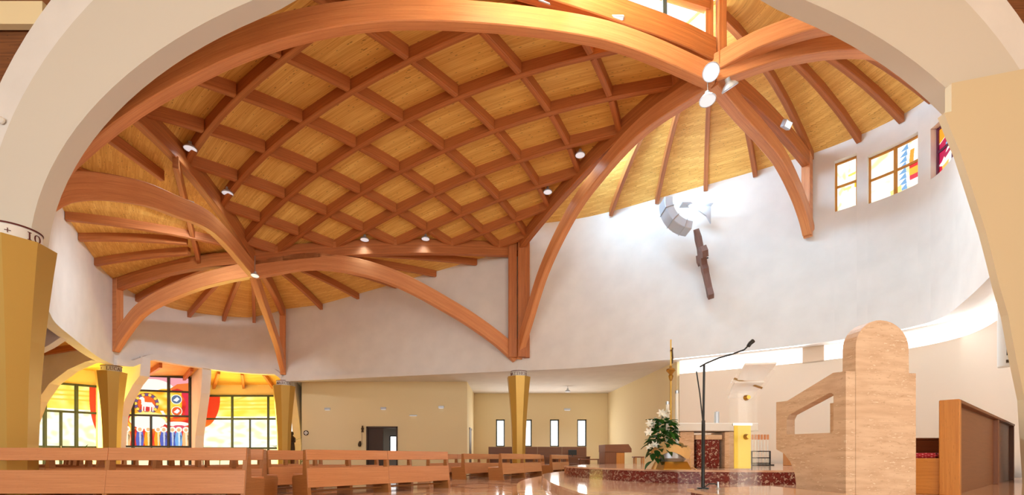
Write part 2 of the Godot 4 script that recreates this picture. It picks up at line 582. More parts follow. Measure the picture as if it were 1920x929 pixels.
# ---- stained glass pictures (flat prints on the panes)
func disc(im: Image, cx: float, cy: float, rx: float, ry: float, c: Color, ring := 0.0) -> void:
	for y in range(maxi(0, int(cy - ry)), mini(im.get_height(), int(cy + ry) + 1)):
		for x in range(maxi(0, int(cx - rx)), mini(im.get_width(), int(cx + rx) + 1)):
			var d := Vector2((x - cx) / rx, (y - cy) / ry).length()
			if d <= 1.0 and d >= ring:
				im.set_pixel(x, y, c)

func patch(im: Image, pts: Array, c: Color) -> void:
	var pp := PackedVector2Array(pts)
	var lo := pp[0]
	var hi := pp[0]
	for p in pp:
		lo = lo.min(p)
		hi = hi.max(p)
	for y in range(maxi(0, int(lo.y)), mini(im.get_height(), int(hi.y) + 1)):
		for x in range(maxi(0, int(lo.x)), mini(im.get_width(), int(hi.x) + 1)):
			if Geometry2D.is_point_in_polygon(Vector2(x, y), pp):
				im.set_pixel(x, y, c)

func cloudy(w: int, h: int, s: int, cols: Array) -> Image:
	var n := noise(s, 0.010, 2)
	return paint(w, h, func(x, y):
		var k: float = clampf(0.5 + n.get_noise_2d(x, y * 1.4) * 0.95, 0, 0.999) * (cols.size() - 1)
		return cols[int(k)].lerp(cols[int(k) + 1], k - int(k))).get_image()

func lamb_window_tex() -> ImageTexture:
	# 366 x 402 px for about 120 x 131 units of the window
	var im := cloudy(366, 402, 5, [Color(0.78, 0.08, 0.10), Color(0.90, 0.16, 0.14), Color(0.93, 0.45, 0.12)])
	var yel := Color(1.0, 0.82, 0.30)
	var white := Color(1.0, 0.98, 0.90)
	# upper light: white dome on pale pink
	patch(im, [Vector2(0, 0), Vector2(366, 0), Vector2(366, 86), Vector2(0, 86)], Color(0.93, 0.62, 0.66))
	disc(im, 178, 96, 118, 80, white)
	patch(im, [Vector2(262, 70), Vector2(300, 40), Vector2(366, 30), Vector2(366, 86), Vector2(262, 86)], Color(0.90, 0.45, 0.20))
	patch(im, [Vector2(250, 84), Vector2(300, 66), Vector2(350, 84)], Color(0.78, 0.10, 0.16))
	# middle band: gold
	var gold := cloudy(366, 150, 9, [Color(0.98, 0.62, 0.10), Color(1.0, 0.80, 0.25), Color(1.0, 0.93, 0.55)])
	im.blit_rect(gold, Rect2i(0, 0, 262, 140), Vector2i(60, 86))
	disc(im, 240, 156, 84, 86, Color(1.0, 0.70, 0.12), 0.90)
	patch(im, [Vector2(320, 86), Vector2(366, 86), Vector2(366, 226), Vector2(335, 226), Vector2(345, 150)], Color(0.84, 0.14, 0.28))
	disc(im, 150, 158, 60, 62, Color(0.55, 0.22, 0.20))
	for k in 20:
		var a := TAU * k / 20.0
		var p := Vector2(150, 158) + Vector2(cos(a), sin(a)) * 52
		disc(im, p.x, p.y, 8, 8, yel if k % 2 == 0 else Color(0.36, 0.30, 0.50))
	disc(im, 150, 158, 42, 43, Color(0.90, 0.36, 0.12))
	disc(im, 150, 180, 30, 18, Color(0.80, 0.10, 0.18))
	# the lamb
	patch(im, [Vector2(128, 148), Vector2(176, 150), Vector2(186, 166), Vector2(182, 176), Vector2(134, 174), Vector2(124, 160)], white)
	patch(im, [Vector2(120, 122), Vector2(132, 118), Vector2(140, 128), Vector2(142, 158), Vector2(126, 158), Vector2(124, 136), Vector2(114, 132)], white)
	for lx in [128, 140, 166, 178]:
		patch(im, [Vector2(lx, 168), Vector2(lx + 7, 168), Vector2(lx + 5, 200), Vector2(lx, 200)], white)
	patch(im, [Vector2(184, 160), Vector2(192, 178), Vector2(186, 180)], white)
	for c in [[296, 128], [298, 196]]:
		disc(im, c[0], c[1], 28, 28, white)
		disc(im, c[0], c[1], 24, 24, Color(0.90, 0.35, 0.15) if c[1] > 150 else Color(0.30, 0.42, 0.55))
		patch(im, [Vector2(c[0] - 16, c[1] + 6), Vector2(c[0] + 4, c[1] - 14), Vector2(c[0] + 16, c[1] - 2), Vector2(c[0] + 2, c[1] + 14)], Color(0.92, 0.93, 0.95))
	disc(im, 20, 190, 26, 30, Color(0.60, 0.20, 0.40))
	disc(im, 18, 200, 12, 16, white)
	patch(im, [Vector2(216, 196), Vector2(232, 196), Vector2(246, 226), Vector2(230, 222)], white)
	# lower band: red with a white arc, nine haloed figures
	disc(im, 158, 250, 92, 46, Color(1.0, 0.90, 0.55))
	disc(im, 158, 262, 84, 40, white)
	patch(im, [Vector2(100, 300), Vector2(60, 262), Vector2(70, 320)], Color(1.0, 0.75, 0.25))
	disc(im, 25, 258, 26, 12, Color(1.0, 0.90, 0.55))
	disc(im, 300, 270, 60, 14, white)
	disc(im, 310, 286, 30, 10, Color(0.85, 0.30, 0.40))
	var fig := [[2, 0], [30, 0], [56, 1], [118, 0], [158, 2], [206, 2], [234, 0], [276, 0], [308, 3], [344, 1]]
	var robes := [Color(0.25, 0.36, 0.72), Color(0.92, 0.72, 0.48), Color(0.95, 0.62, 0.10), Color(0.42, 0.66, 0.88)]
	for q in fig:
		var x: float = q[0]
		var c: Color = robes[q[1]]
		patch(im, [Vector2(x - 14, 318), Vector2(x + 14, 318), Vector2(x + 20, 360), Vector2(x + 15, 402), Vector2(x - 15, 402), Vector2(x - 20, 360)], c)
		patch(im, [Vector2(x - 4, 320), Vector2(x + 8, 322), Vector2(x + 5, 402), Vector2(x - 1, 402)], c.lerp(white, 0.65))
		patch(im, [Vector2(x + 6, 330), Vector2(x + 15, 340), Vector2(x + 9, 374)], c.darkened(0.35))
		disc(im, x, 303, 17, 17, white)
		disc(im, x, 304, 9, 10, Color(0.93, 0.70, 0.50))
	return ImageTexture.create_from_image(im)

func yellow_window_tex(s: int, red_right: bool) -> ImageTexture:
	var im := cloudy(360, 300, s, [Color(1.0, 0.84, 0.26), Color(1.0, 0.88, 0.36), Color(1.0, 0.91, 0.44), Color(1.0, 0.95, 0.60)])
	# the lower, paler glass
	var low := cloudy(360, 190, s + 4, [Color(1.0, 0.97, 0.72), Color(1.0, 1.0, 0.92), Color(1.0, 1.0, 0.96), Color(1.0, 0.97, 0.74)])
	im.blit_rect(low, Rect2i(0, 0, 360, 190), Vector2i(0, 118))
	for k in 3:
		patch(im, [Vector2(0, 28 + k * 22), Vector2(360, 22 + k * 22), Vector2(360, 30 + k * 22), Vector2(0, 36 + k * 22)], Color(0.99, 0.80, 0.26))
	patch(im, [Vector2(70, 40), Vector2(150, 0), Vector2(166, 0), Vector2(84, 48)], Color(1.0, 0.84, 0.34))
	var red := Color(0.90, 0.20, 0.10)
	if red_right:
		for y in 300:
			var w := 66.0 * sqrt(maxf(0.0, 1.0 - pow((y - 40.0) / 205.0, 2.0)))
			for x in range(int(360 - w), 360):
				im.set_pixel(x, y, red)
	else:
		for y in 300:
			var w := 62.0 * sqrt(maxf(0.0, 1.0 - pow((y - 10.0) / 170.0, 2.0)))
			for x in range(0, int(w)):
				im.set_pixel(x, y, red.lerp(Color(1.0, 0.6, 0.15), clampf((y - 110) / 90.0, 0, 0.8)))
	return ImageTexture.create_from_image(im)

func small_window_tex(which: int) -> ImageTexture:
	var im := cloudy(200, 200, 30 + which, [Color(1.0, 0.93, 0.66), Color(1.0, 1.0, 0.96), Color(1.0, 1.0, 0.98), Color(1.0, 0.98, 0.88)])
	if which == 0:
		patch(im, [Vector2(168, 90), Vector2(190, 92), Vector2(188, 118), Vector2(166, 116)], Color(1.0, 0.78, 0.1))
		patch(im, [Vector2(110, 60), Vector2(180, 56), Vector2(176, 66), Vector2(112, 68)], Color(1.0, 0.86, 0.4))
		patch(im, [Vector2(70, 108), Vector2(140, 106), Vector2(138, 116), Vector2(72, 116)], Color(1.0, 0.9, 0.55))
	elif which == 1:
		for k in 9:
			var y := 18.0 + k * 22.0
			var x := 150.0 - sqrt(maxf(0.0, 1.0 - pow((y - 110.0) / 125.0, 2.0))) * 24.0
			patch(im, [Vector2(x - 26, y + 12), Vector2(x, y - 10), Vector2(x + 4, y + 12)], Color(0.45, 0.63, 0.80))
		for y in 200:
			var e := 168.0 - sqrt(maxf(0.0, 1.0 - pow((y - 105.0) / 120.0, 2.0))) * 26.0
			for x in range(int(e), 200):
				var c := Color(0.98, 0.97, 0.92)
				if y < 40: c = Color(0.99, 0.97, 0.92)
				elif y < 92: c = Color(0.98, 0.62, 0.20) if x < e + 16 else Color(0.99, 0.95, 0.88)
				elif y < 112: c = Color(0.86, 0.12, 0.12)
				elif y < 140: c = Color(0.98, 0.70, 0.16)
				elif y < 158: c = Color(0.84, 0.14, 0.20)
				im.set_pixel(x, y, c)
		patch(im, [Vector2(70, 170), Vector2(110, 160), Vector2(112, 190), Vector2(74, 192)], Color(1.0, 0.88, 0.5))
	else:
		for q in [[Color(0.72, 0.08, 0.28), [Vector2(0, 70), Vector2(70, 40), Vector2(60, 90), Vector2(20, 140), Vector2(0, 150)]], [Color(0.98, 0.60, 0.14), [Vector2(0, 0), Vector2(130, 0), Vector2(120, 30), Vector2(40, 50), Vector2(0, 66)]], [Color(0.78, 0.10, 0.12), [Vector2(50, 30), Vector2(110, 2), Vector2(100, 30), Vector2(60, 50)]],
				[Color(0.74, 0.10, 0.36), [Vector2(130, 60), Vector2(200, 30), Vector2(200, 110), Vector2(150, 120)]], [Color(0.45, 0.70, 0.85), [Vector2(40, 80), Vector2(70, 60), Vector2(66, 92), Vector2(50, 100)]], [Color(0.66, 0.10, 0.30), [Vector2(30, 120), Vector2(120, 90), Vector2(118, 104), Vector2(36, 136)]],
				[Color(0.80, 0.10, 0.20), [Vector2(0, 150), Vector2(60, 176), Vector2(200, 130), Vector2(200, 200), Vector2(0, 200)]], [Color(0.98, 0.74, 0.36), [Vector2(20, 160), Vector2(60, 150), Vector2(56, 190), Vector2(24, 194)]], [Color(0.52, 0.68, 0.84), [Vector2(76, 120), Vector2(120, 106), Vector2(124, 130), Vector2(90, 140)]]]:
			patch(im, q[1], q[0])
	return ImageTexture.create_from_image(im)

# ---------------------------------------------------------------- the timber roof
const LC := [7.552, 2.317, 1.442, -3.889, 0.445, 2.367, 2.725, -1.259, 1.627, 2.27, -2.065, 0.377, -4.452, -1.27, 1.96]
const LF := Vector2(-9.31, 8.13)

func lat_plan(U: float, V: float) -> Vector2:
	var u := U + (-0.053 + 0.069 * V + 0.492 * (U - 0.5)) * U * (1 - U)
	var v := V + (-0.325 + 0.153 * U + 0.067 * (V - 0.5)) * V * (1 - V)
	var p := N1 * (1 - u) * (1 - v) + CC * u * (1 - v) + N2 * u * v + LF * (1 - u) * v
	return Vector2(p.x, maxf(p.y, 8.85))

func lat_h(U: float, V: float) -> float:
	var k := 0
	var s := 0.0
	for i in 5:
		for j in range(5 - i):
			s += LC[k] * pow(U, i) * pow(V, j)
			k += 1
	return s + at([[0, 0.3], [0.2, 0.6], [0.4, 0.6], [0.6, 0.35], [0.8, 0.05], [1, 0]], U) * pow(V, 8.0)

func lat(U: float, V: float, up := 0.0) -> Vector3:
	return PE(lat_plan(U, V), lat_h(U, V) + up)

func ds(d: float, s: float, up := 0.0) -> Vector3:
	return lat((s + d) / 2, (s - d) / 2, up)

func build_lattice() -> void:
	var o := struct("ceiling", "coffered timber vault of crossing beams with honey-coloured boarding over the nave")
	var panels := 0
	for i in range(-5, 6):
		for j in range(-1, 10):
			var d0 := -0.1 + i * 0.2
			var s0 := 0.1 + j * 0.2
			var c := PackedVector2Array()
			for q in [[d0, s0], [d0 + 0.2, s0], [d0 + 0.2, s0 + 0.2], [d0, s0 + 0.2]]:
				c.append(Vector2((q[1] + q[0]) / 2, (q[1] - q[0]) / 2))
			var cut := Geometry2D.intersect_polygons(c, PackedVector2Array([Vector2(0, 0), Vector2(1, 0), Vector2(1, 1), Vector2(0, 1)]))
			if cut.is_empty() or cut[0].size() < 3:
				continue
			var g := Geo.new()
			var mid := Vector2.ZERO
			for p in cut[0]:
				mid += p / cut[0].size()
			var far: Array = []
			var near: Array = []
			var tt: Array = []
			for p in cut[0]:
				near.append(lat(p.x, p.y, 0.33))
				far.append(lat(p.x, p.y, 0.40))
				tt.append(Vector2((p.x + p.y) * 5.5, (p.x - p.y) * 5.5))
			var cm := lat(mid.x, mid.y, 0.33)
			var ct := Vector2((mid.x + mid.y) * 5.5, (mid.x - mid.y) * 5.5)
			for k in near.size():
				var l := (k + 1) % near.size()
				var nn: Vector3 = (near[k] - cm).cross(near[l] - cm).normalized()
				if nn.y > 0: nn = -nn
				g.tri(cm, near[k], near[l], nn, nn, nn, ct, tt[k], tt[l])
				g.tri(cm + Vector3.UP * 0.07, far[k], far[l], -nn, -nn, -nn, ct, tt[k], tt[l])
			part(o, "coffer_panel", g, M.planks)
			panels += 1
	for i in range(-5, 5):
		var d := 0.1 + i * 0.2
		var path := []
		var s := absf(d)
		var n := maxi(2, int(round((2 - 2 * absf(d)) / 0.1)))
		for k in n + 1:
			path.append(ds(d, s + (2 - 2 * s) * k / n))
		var g := Geo.new()
		sweep(g, path, rect_profile(0.17, 0.0, 0.36))
		part(o, "lattice_beam", g, M.beam)
	for j in range(0, 10):
		var s := 0.1 + j * 0.2
		for i in range(-5, 5):
			var d := -0.1 + i * 0.2 + 0.2 - 0.2
			var d1 := d + 0.2
			var lim := minf(s, 2 - s) + 0.001
			if absf(d) > lim or absf(d1) > lim:
				continue
			var a := ds(d, s, 0.015)
			var b := ds(d1, s, 0.015)
			var gap := (b - a).normalized() * 0.10
			var m := (a + b) / 2 + Vector3.UP * (ds((d + d1) / 2, s, 0.015).y - (a.y + b.y) / 2)
			var g := Geo.new()
			sweep(g, [a + gap, m, b - gap], rect_profile(0.17, 0.0, 0.345))
			part(o, "cross_beam", g, M.beam)
	# edge beams
	for e in [[Vector2(0, 0), Vector2(1, 0), -0.32, 0.62], [Vector2(1, 0), Vector2(1, 1), -0.22, 0.62], [Vector2(0, 0), Vector2(0, 1), -0.22, 0.8], [Vector2(0, 1), Vector2(1, 1), -0.12, 0.62]]:
		var path := []
		for k in 17:
			var q: Vector2 = e[0].lerp(e[1], k / 16.0)
			path.append(lat(q.x, q.y, e[2]))
		var g := Geo.new()
		sweep(g, path, rect_profile(0.26, 0.0, e[3], 0.02))
		part(o, "edge_beam", g, M.beam)

func arch_beam(label: String, a: Vector2, b: Vector2, table: Array, w := 0.24, depth := 0.56) -> void:
	var g := Geo.new()
	var path := []
	for k in 41:
		var t := k / 40.0
		path.append(PE(a.lerp(b, t), smooth_at(table, t)))
	sweep(g, path, rect_profile(w, -depth / 2, depth / 2, 0.02), false)
	var o := MeshInstance3D.new()
	o.name = numbered("timber_arch")
	o.mesh = g.mesh()
	o.material_override = M.glulam
	add_child(o)
	tag(o, label, "arch", "laminated timber arches of the roof")

func post(label: String, p: Vector2, toward: Vector2, e0: float, e1: float, w := 0.3, upper_to := -1.0) -> void:
	# an upright against the wall and the raking strut from its head to the node
	var d := (toward - p).normalized()
	var o := thing("timber_post", label, "post", "timber posts against the ring walls", PE(p, e0))
	var side := Vector2(-d.y, d.x)
	var xf := Transform3D(Basis(Vector3(d.x, 0, -d.y), Vector3.UP, Vector3(d.x, 0, -d.y).cross(Vector3.UP)), Vector3.ZERO)
	var g := Geo.new()
	var poly := PackedVector2Array([Vector2(0, 0), Vector2(0.1, 0.0), Vector2(w, 0.5), Vector2(w, e1 - e0), Vector2(0, e1 - e0)])
	extrude(g, poly, xf, -0.13, 0.13)
	part(o, "upright", g, M.glulam)
	if upper_to > 0.0:
		var gg := Geo.new()
		var a := Vector3(d.x, 0, -d.y) * 0.05 + Vector3.UP * (e1 - e0 - 0.25)
		var q := toward - p
		var b := Vector3(q.x, upper_to - e0, -q.y)
		var path := []
		for k in 13:
			var t := k / 12.0
			path.append(a.lerp(b, t) + Vector3.UP * 0.25 * 4 * t * (1 - t))
		sweep(gg, path, rect_profile(0.24, -0.25, 0.25, 0.02), false)
		part(o, "strut", gg, M.beam)

func fan_h(which: int, t: float, wall_e: float) -> float:
	if which == 1:
		return lerpf(8.0, wall_e, t) + 0.6 * t * (1 - t)
	return 11.65 + 1.6 * t - 2.45 * t * t + (wall_e - 10.8) * t

func fan_point(which: int, w: Vector2, wall_e: float, t: float, up := 0.0) -> Vector3:
	var c := N1 if which == 1 else N2
	return PE(c.lerp(w, t), fan_h(which, t, wall_e) + up)

func build_fan(which: int, label: String, ring: PackedVector2Array, tops: Array, rafters: Array, t0: float) -> void:
	var o := struct("ceiling", label)
	# boarding in sectors, boards running round the fan
	var i := 0
	while i < ring.size() - 1:
		var j := mini(i + 4, ring.size() - 1)
		var g := Geo.new()
		for k in range(i, j):
			var l0 := k * 1.0
			for s in 6:
				var ta := 0.02 + (1.02 - 0.02) * s / 6.0
				var tb := 0.02 + (1.02 - 0.02) * (s + 1) / 6.0
				var a := fan_point(which, ring[k], tops[k], ta)
				var b := fan_point(which, ring[k + 1], tops[k + 1], ta)
				var c := fan_point(which, ring[k + 1], tops[k + 1], tb)
				var d := fan_point(which, ring[k], tops[k], tb)
				var nn := (c - a).cross(d - b).normalized()
				if nn.y > 0: nn = -nn
				var L := ring[k].distance_to(N1 if which == 1 else N2)
				g.quads(a, b, c, d, nn, nn, nn, nn, Vector2(a.x + a.z, L * ta), Vector2(a.x + a.z + a.distance_to(b), L * ta), Vector2(a.x + a.z + a.distance_to(b), L * tb), Vector2(a.x + a.z, L * tb))
				var up := Vector3.UP * 0.12
				g.quad(a + up, b + up, c + up, d + up, -nn)
		part(o, "boarding", g, M.planks)
		i = j
	for r in rafters:
		var w: Vector2 = r[0]
		var path := []
		var ts: float = r[2] if r.size() > 2 else t0
		for k in 9:
			path.append(fan_point(which, w, r[1], ts + (1.0 - 0.004 - ts) * k / 8.0, -0.28))
		var g := Geo.new()
		sweep(g, path, rect_profile(0.15, 0.0, 0.30))
		part(o, "rafter", g, M.beam)
	if which == 1:
		var path := [PE(Vector2(-9.45, 12.7), 8.15), PE(Vector2(-10.9, 15.3), 7.85), PE(Vector2(-12.25, 17.7), 7.6)]
		var g := Geo.new()
		sweep(g, path, rect_profile(0.14, 0.0, 0.35))
		part(o, "purlin", g, M.beam)

# ---------------------------------------------------------------- walls
func ring_w1() -> PackedVector2Array:
	return spline([Vector2(-9.45, 9.0), Vector2(-10.8, 10.3), Vector2(-12.4, 12.1), Vector2(-13.4, 13.3), Vector2(-14.45, 14.9), Vector2(-15.65, 16.8), Vector2(-16.4, 18.1), AA], 4)

func ring_w2() -> PackedVector2Array:
	return spline([AA, Vector2(-16.75, 21.1), Vector2(-15.2, 22.8), Vector2(-13.4, 23.5), BB], 6)

func ring_w4() -> PackedVector2Array:
	return spline([CC, Vector2(3.4, 20.2), Vector2(6.69, 18.4), Vector2(9.11, 17.0), Vector2(10.7, 15.95), Vector2(11.65, 15.05), Vector2(12.25, 14.2), Vector2(12.45, 13.45), Vector2(12.25, 12.7), Vector2(11.75, 11.8), Vector2(11.2, 10.9), Vector2(10.5, 9.84), Vector2(9.9, 9.0)], 8)

func offset(pts: PackedVector2Array, d: float, side := -1.0) -> PackedVector2Array:
	var out := PackedVector2Array()
	for i in pts.size():
		var tan := (pts[mini(i + 1, pts.size() - 1)] - pts[maxi(i - 1, 0)]).normalized()
		out.append(pts[i] + Vector2(tan.y, -tan.x) * side * d)
	return out

func nearest(pts: PackedVector2Array, p: Vector2) -> int:
	var best := 0
	for i in pts.size():
		if pts[i].distance_to(p) < pts[best].distance_to(p):
			best = i
	return best

func w1_top(i: int) -> float:
	return at([[0, 8.7], [4, 8.45], [8, 8.0], [12, 7.7], [28, 7.55]], i)

func w2_top(k: float) -> float:
	return at([[0, 7.5], [0.35, 7.2], [0.7, 7.3], [1, 7.7]], k)

func w3_top(k: float) -> float:
	return at([[0, 7.7], [0.178, 7.8], [0.344, 8.2], [0.677, 9.0], [0.843, 9.4], [1, 9.8]], k)

func bottom_w2(k: float) -> float:
	return at([[0, 3.96], [0.12, 4.05], [0.24, 4.62], [0.6, 4.45], [0.92, 4.35], [1, 4.0]], k)

func pane(parent: Node, called: String, a: Vector3, b: Vector3, y0: float, y1: float, m: Material, ur := Rect2(0, 0, 1, 1)) -> void:
	# thin upright pane between two plan points; texture rectangle ur, y down
	var g := Geo.new()
	var d := (b - a).normalized()
	var nn := Vector3(-d.z, 0, d.x)
	if nn.dot(Vector3(0, 1, 0) - a) < 0: nn = -nn
	var q0 := Vector3(a.x, y0, a.z); var q1 := Vector3(b.x, y0, b.z); var q2 := Vector3(b.x, y1, b.z); var q3 := Vector3(a.x, y1, a.z)
	g.quad(q0, q1, q2, q3, nn, Vector2(ur.position.x, ur.end.y), Vector2(ur.end.x, ur.end.y), Vector2(ur.end.x, ur.position.y), ur.position)
	var k := nn * -0.012
	g.quad(q0 + k, q1 + k, q2 + k, q3 + k, -nn, Vector2(ur.position.x, ur.end.y), Vector2(ur.end.x, ur.end.y), Vector2(ur.end.x, ur.position.y), ur.position)
	part(parent, called, g, m)

func bar(parent: Node, called: String, a: Vector3, b: Vector3, w: float, t: float, m: Material) -> void:
	var g := Geo.new()
	var d := (b - a).normalized()
	if absf(d.y) > 0.9:
		sweep(g, [a, b], rect_profile(w, -t / 2, t / 2, 0.004), false)
	else:
		sweep(g, [a, b], rect_profile(t, -w / 2, w / 2, 0.004), true)
	part(parent, called, g, m)

func glazing(o: Node, a: Vector2, b: Vector2, top: float, us: Array, vs: Array, door: Array, m: Material, fm: Material, y0 := 0.02) -> void:
	# a mullioned glass wall from a to b; us, vs: dividing lines as shares of width and of height from the floor
	var A := P(a.x, a.y, 0)
	var B := P(b.x, b.y, 0)
	for i in range(us.size() - 1):
		for j in range(vs.size() - 1):
			var p := A.lerp(B, us[i])
			var q := A.lerp(B, us[i + 1])
			pane(o, "pane", p, q, y0 + (top - y0) * vs[j], y0 + (top - y0) * vs[j + 1], m, Rect2(us[i], 1.0 - vs[j + 1], us[i + 1] - us[i], vs[j + 1] - vs[j]))
	var nn := (Vector3(0, 0, 0) - A)
	nn = ((B - A).normalized().cross(Vector3.UP))
	if nn.dot(-A) < 0: nn = -nn
	nn = nn.normalized() * 0.03
	if y0 > 0.5:
		for i in range(us.size() - 1):
			pane(o, "base_pane", A.lerp(B, us[i]), A.lerp(B, us[i + 1]), 0.02, y0, M.base_glass)
	for u in us:
		var p := A.lerp(B, u) + nn
		bar(o, "mullion", Vector3(p.x, 0.0, p.z), Vector3(p.x, top, p.z), 0.10, 0.12, fm)
	for v in vs:
		var y: float = y0 + (top - y0) * v
		var p := A + nn
		var q := B + nn
		bar(o, "transom", Vector3(p.x, y, p.z), Vector3(q.x, y, q.z), 0.10, 0.10, fm)
	for dd in door:
		var p: Vector3 = A.lerp(B, dd[0]) + nn
		bar(o, "door_stile", Vector3(p.x, 0.0, p.z), Vector3(p.x, y0 + (top - y0) * dd[1], p.z), 0.07, 0.10, fm)
		bar(o, "door_handle", Vector3(p.x, 0.95, p.z) + nn * 3, Vector3(p.x, 1.35, p.z) + nn * 3, 0.03, 0.03, M.steel)

func fin(label: String, start: Vector2, dir: Vector2, curve: Array, top: float, far: float) -> void:
	# radial white buttress wall with a curved inner edge; curve: [distance from start, height above eye]
	var poly := PackedVector2Array()
	for c in curve:
		poly.append(Vector2(c[0], c[1] + EYE))
	poly.append(Vector2(far, 0.0))
	poly.append(Vector2(far, top + EYE))
	poly.append(Vector2(0.0, top + EYE))
	var g := Geo.new()
	var d := dir.normalized()
	var xf := Transform3D(Basis(Vector3(d.x, 0, -d.y), Vector3.UP, Vector3(d.x, 0, -d.y).cross(Vector3.UP)), P(start.x, start.y, 0))
	extrude(g, poly, xf, -0.19, 0.19)
	var o := MeshInstance3D.new()
	o.name = numbered("buttress_wall")
	o.mesh = g.mesh()
	o.material_override = M.plaster
	add_child(o)
	tag(o, label, "buttress", "curved white buttress walls of the aisle", "structure")

func build_walls() -> void:
	# ring walls
	var w1 := ring_w1()
	var lo := fill(w1.size(), 3.96)
	var g := Geo.new()
	var h1 := []
	for i in w1.size():
		h1.append(w1_top(i) + 0.12)
	ribbon(g, w1, lo, h1, 0.35, -1.0)
	struct("wall_left", "tall white curved ring wall at far left under the timber rafters", g, M.plaster)
	var w2 := ring_w2()
	var l2 := []
	var h2 := []
	for i in w2.size():
		var k := float(i) / (w2.size() - 1)
		l2.append(bottom_w2(k))
		h2.append(w2_top(k) + 0.15)
	g = Geo.new()
	ribbon(g, w2, l2, h2, 0.35, -1.0)
	ribbon(g, offset(w2, -0.14), l2.map(func(x): return x - 0.02), l2.map(func(x): return x + 0.26), 0.16, -1.0)
	struct("wall_apse", "rounded white ring wall above the lamb window", g, M.plaster)
	var w3 := PackedVector2Array()
	var l3 := []
	var h3 := []
	for i in 13:
		var k := i / 12.0
		w3.append(BB.lerp(CC, k))
		l3.append(lerpf(3.97, 4.06, k))
		h3.append(w3_top(k) + 0.15)
	g = Geo.new()
	ribbon(g, w3, l3, h3, 0.35, -1.0)
	ribbon(g, offset(w3, -0.10), l3.map(func(x): return x - 0.02), l3.map(func(x): return x + 0.2), 0.12, -1.0)
	struct("wall_back", "long straight white wall under the fan roof, above the side chapel", g, M.plaster)
	# right-hand ring wall with three windows
	var w4 := ring_w4()
	var cuts := [[Vector2(11.08, 15.62), Vector2(11.55, 15.15), 8.5, 10.25], [Vector2(11.75, 14.95), Vector2(12.4, 13.85), 8.4, 10.0], [Vector2(12.45, 13.45), Vector2(12.0, 12.25), 8.3, 9.8]]
	g = Geo.new()
	var from := 0
	var wins := []
	for c in cuts:
		var a := nearest(w4, c[0])
		var b := nearest(w4, c[1])
		var s1 := w4.slice(from, a + 1)
		if s1.size() > 1:
			ribbon(g, s1, fill(s1.size(), 4.06), fill(s1.size(), 11.0), 0.4, -1.0)
		var s2 := w4.slice(a, b + 1)
		ribbon(g, s2, fill(s2.size(), 4.06), fill(s2.size(), c[2]), 0.4, -1.0)
		ribbon(g, s2, fill(s2.size(), c[3]), fill(s2.size(), 11.0), 0.4, -1.0)
		wins.append(s2)
		from = b
	var s3 := w4.slice(from)
	ribbon(g, s3, fill(s3.size(), 4.06), fill(s3.size(), 11.0), 0.4, -1.0)
	struct("wall_right", "great curved white wall behind the altar, hanging above a strip of daylight", g, M.plaster)
	for k in 3:
		var o := struct("window_%d" % (k + 4), ["small pale-yellow stained-glass window high on the curved wall, nearest the timber post", "wide stained-glass window with blue rays and red bands, high on the curved wall", "crimson and orange stained-glass window high on the curved wall beside the sand-coloured pier"][k])
		var m := glow("stained_window_%d" % k, Color.WHITE, 1.15, small_window_tex(k))
		var seg := offset(wins[k], 0.22)
		var lo_e: float = cuts[k][2]
		var hi_e: float = cuts[k][3]
		var fm: Material = [M.frame_gold, M.frame_gold, M.frame_red][k]
		var n := seg.size() - 1
		for i in n:
			pane(o, "pane", PE(seg[i], 0), PE(seg[i + 1], 0), lo_e + EYE, hi_e + EYE, m, Rect2(float(i) / n, 0, 1.0 / n, 1))
		for i in ([0, n] if k == 0 else [0, n / 2, n]):
			bar(o, "mullion", PE(seg[i], lo_e), PE(seg[i], hi_e), 0.09, 0.08, fm)
		for e in [lo_e + 0.02, lerpf(lo_e, hi_e, 0.52), hi_e - 0.03]:
			for i in n:
				bar(o, "transom", PE(seg[i], e), PE(seg[i + 1], e), 0.08, 0.07, fm)
	# lower wall behind the sanctuary with the strip of daylight over it
	var lw := offset(w4, 0.70)
	var i0 := nearest(lw, Vector2(7.05, 19.0))
	lw = lw.slice(i0)
	g = Geo.new()
	ribbon(g, lw, fill(lw.size(), -EYE), fill(lw.size(), 3.55), 0.3, -1.0)
	var ia := nearest(lw, Vector2(10.75, 16.9))
	var ib := nearest(lw, Vector2(11.3, 16.4))
	var pier := lw.slice(ia, ib + 1)
	ribbon(g, pier, fill(pier.size(), 3.5), fill(pier.size(), 4.2), 0.3, -1.0)
	struct("wall_sanctuary", "low cream curved wall behind the altar below the strip of daylight", g, M.warm_plaster)
	g = Geo.new()
	var bb := offset(lw, -0.02)
	ribbon(g, bb, fill(bb.size(), -EYE), fill(bb.size(), -EYE + 0.1), 0.02, -1.0)
	struct("baseboard_sanctuary", "pale stone skirting along the curved sanctuary wall", g, M.white)
	g = Geo.new()
	var cap := offset(w4, 0.38)
	ribbon(g, cap, fill(cap.size(), 4.10), fill(cap.size(), 4.3), 0.8, -1.0)
	struct("trim_1", "plaster closing slab above the strip of daylight", g, M.plaster)
	var sw := struct("window_7", "long curved ribbon window of white daylight under the hanging wall")
	var gl := offset(lw, 0.08)
	for seg in [[0, ia], [ib, gl.size() - 1]]:
		var i: int = seg[0]
		while i < seg[1]:
			var j: int = mini(i + 4, seg[1])
			g = Geo.new()
			var sl := gl.slice(i, j + 1)
			ribbon(g, sl, fill(sl.size(), 3.53), fill(sl.size(), 4.12), 0.02, -1.0)
			part(sw, "pane", g, M.daylight_pane)
			i = j
	# timber-clad gable behind the great arch, both corners
	g = Geo.new()
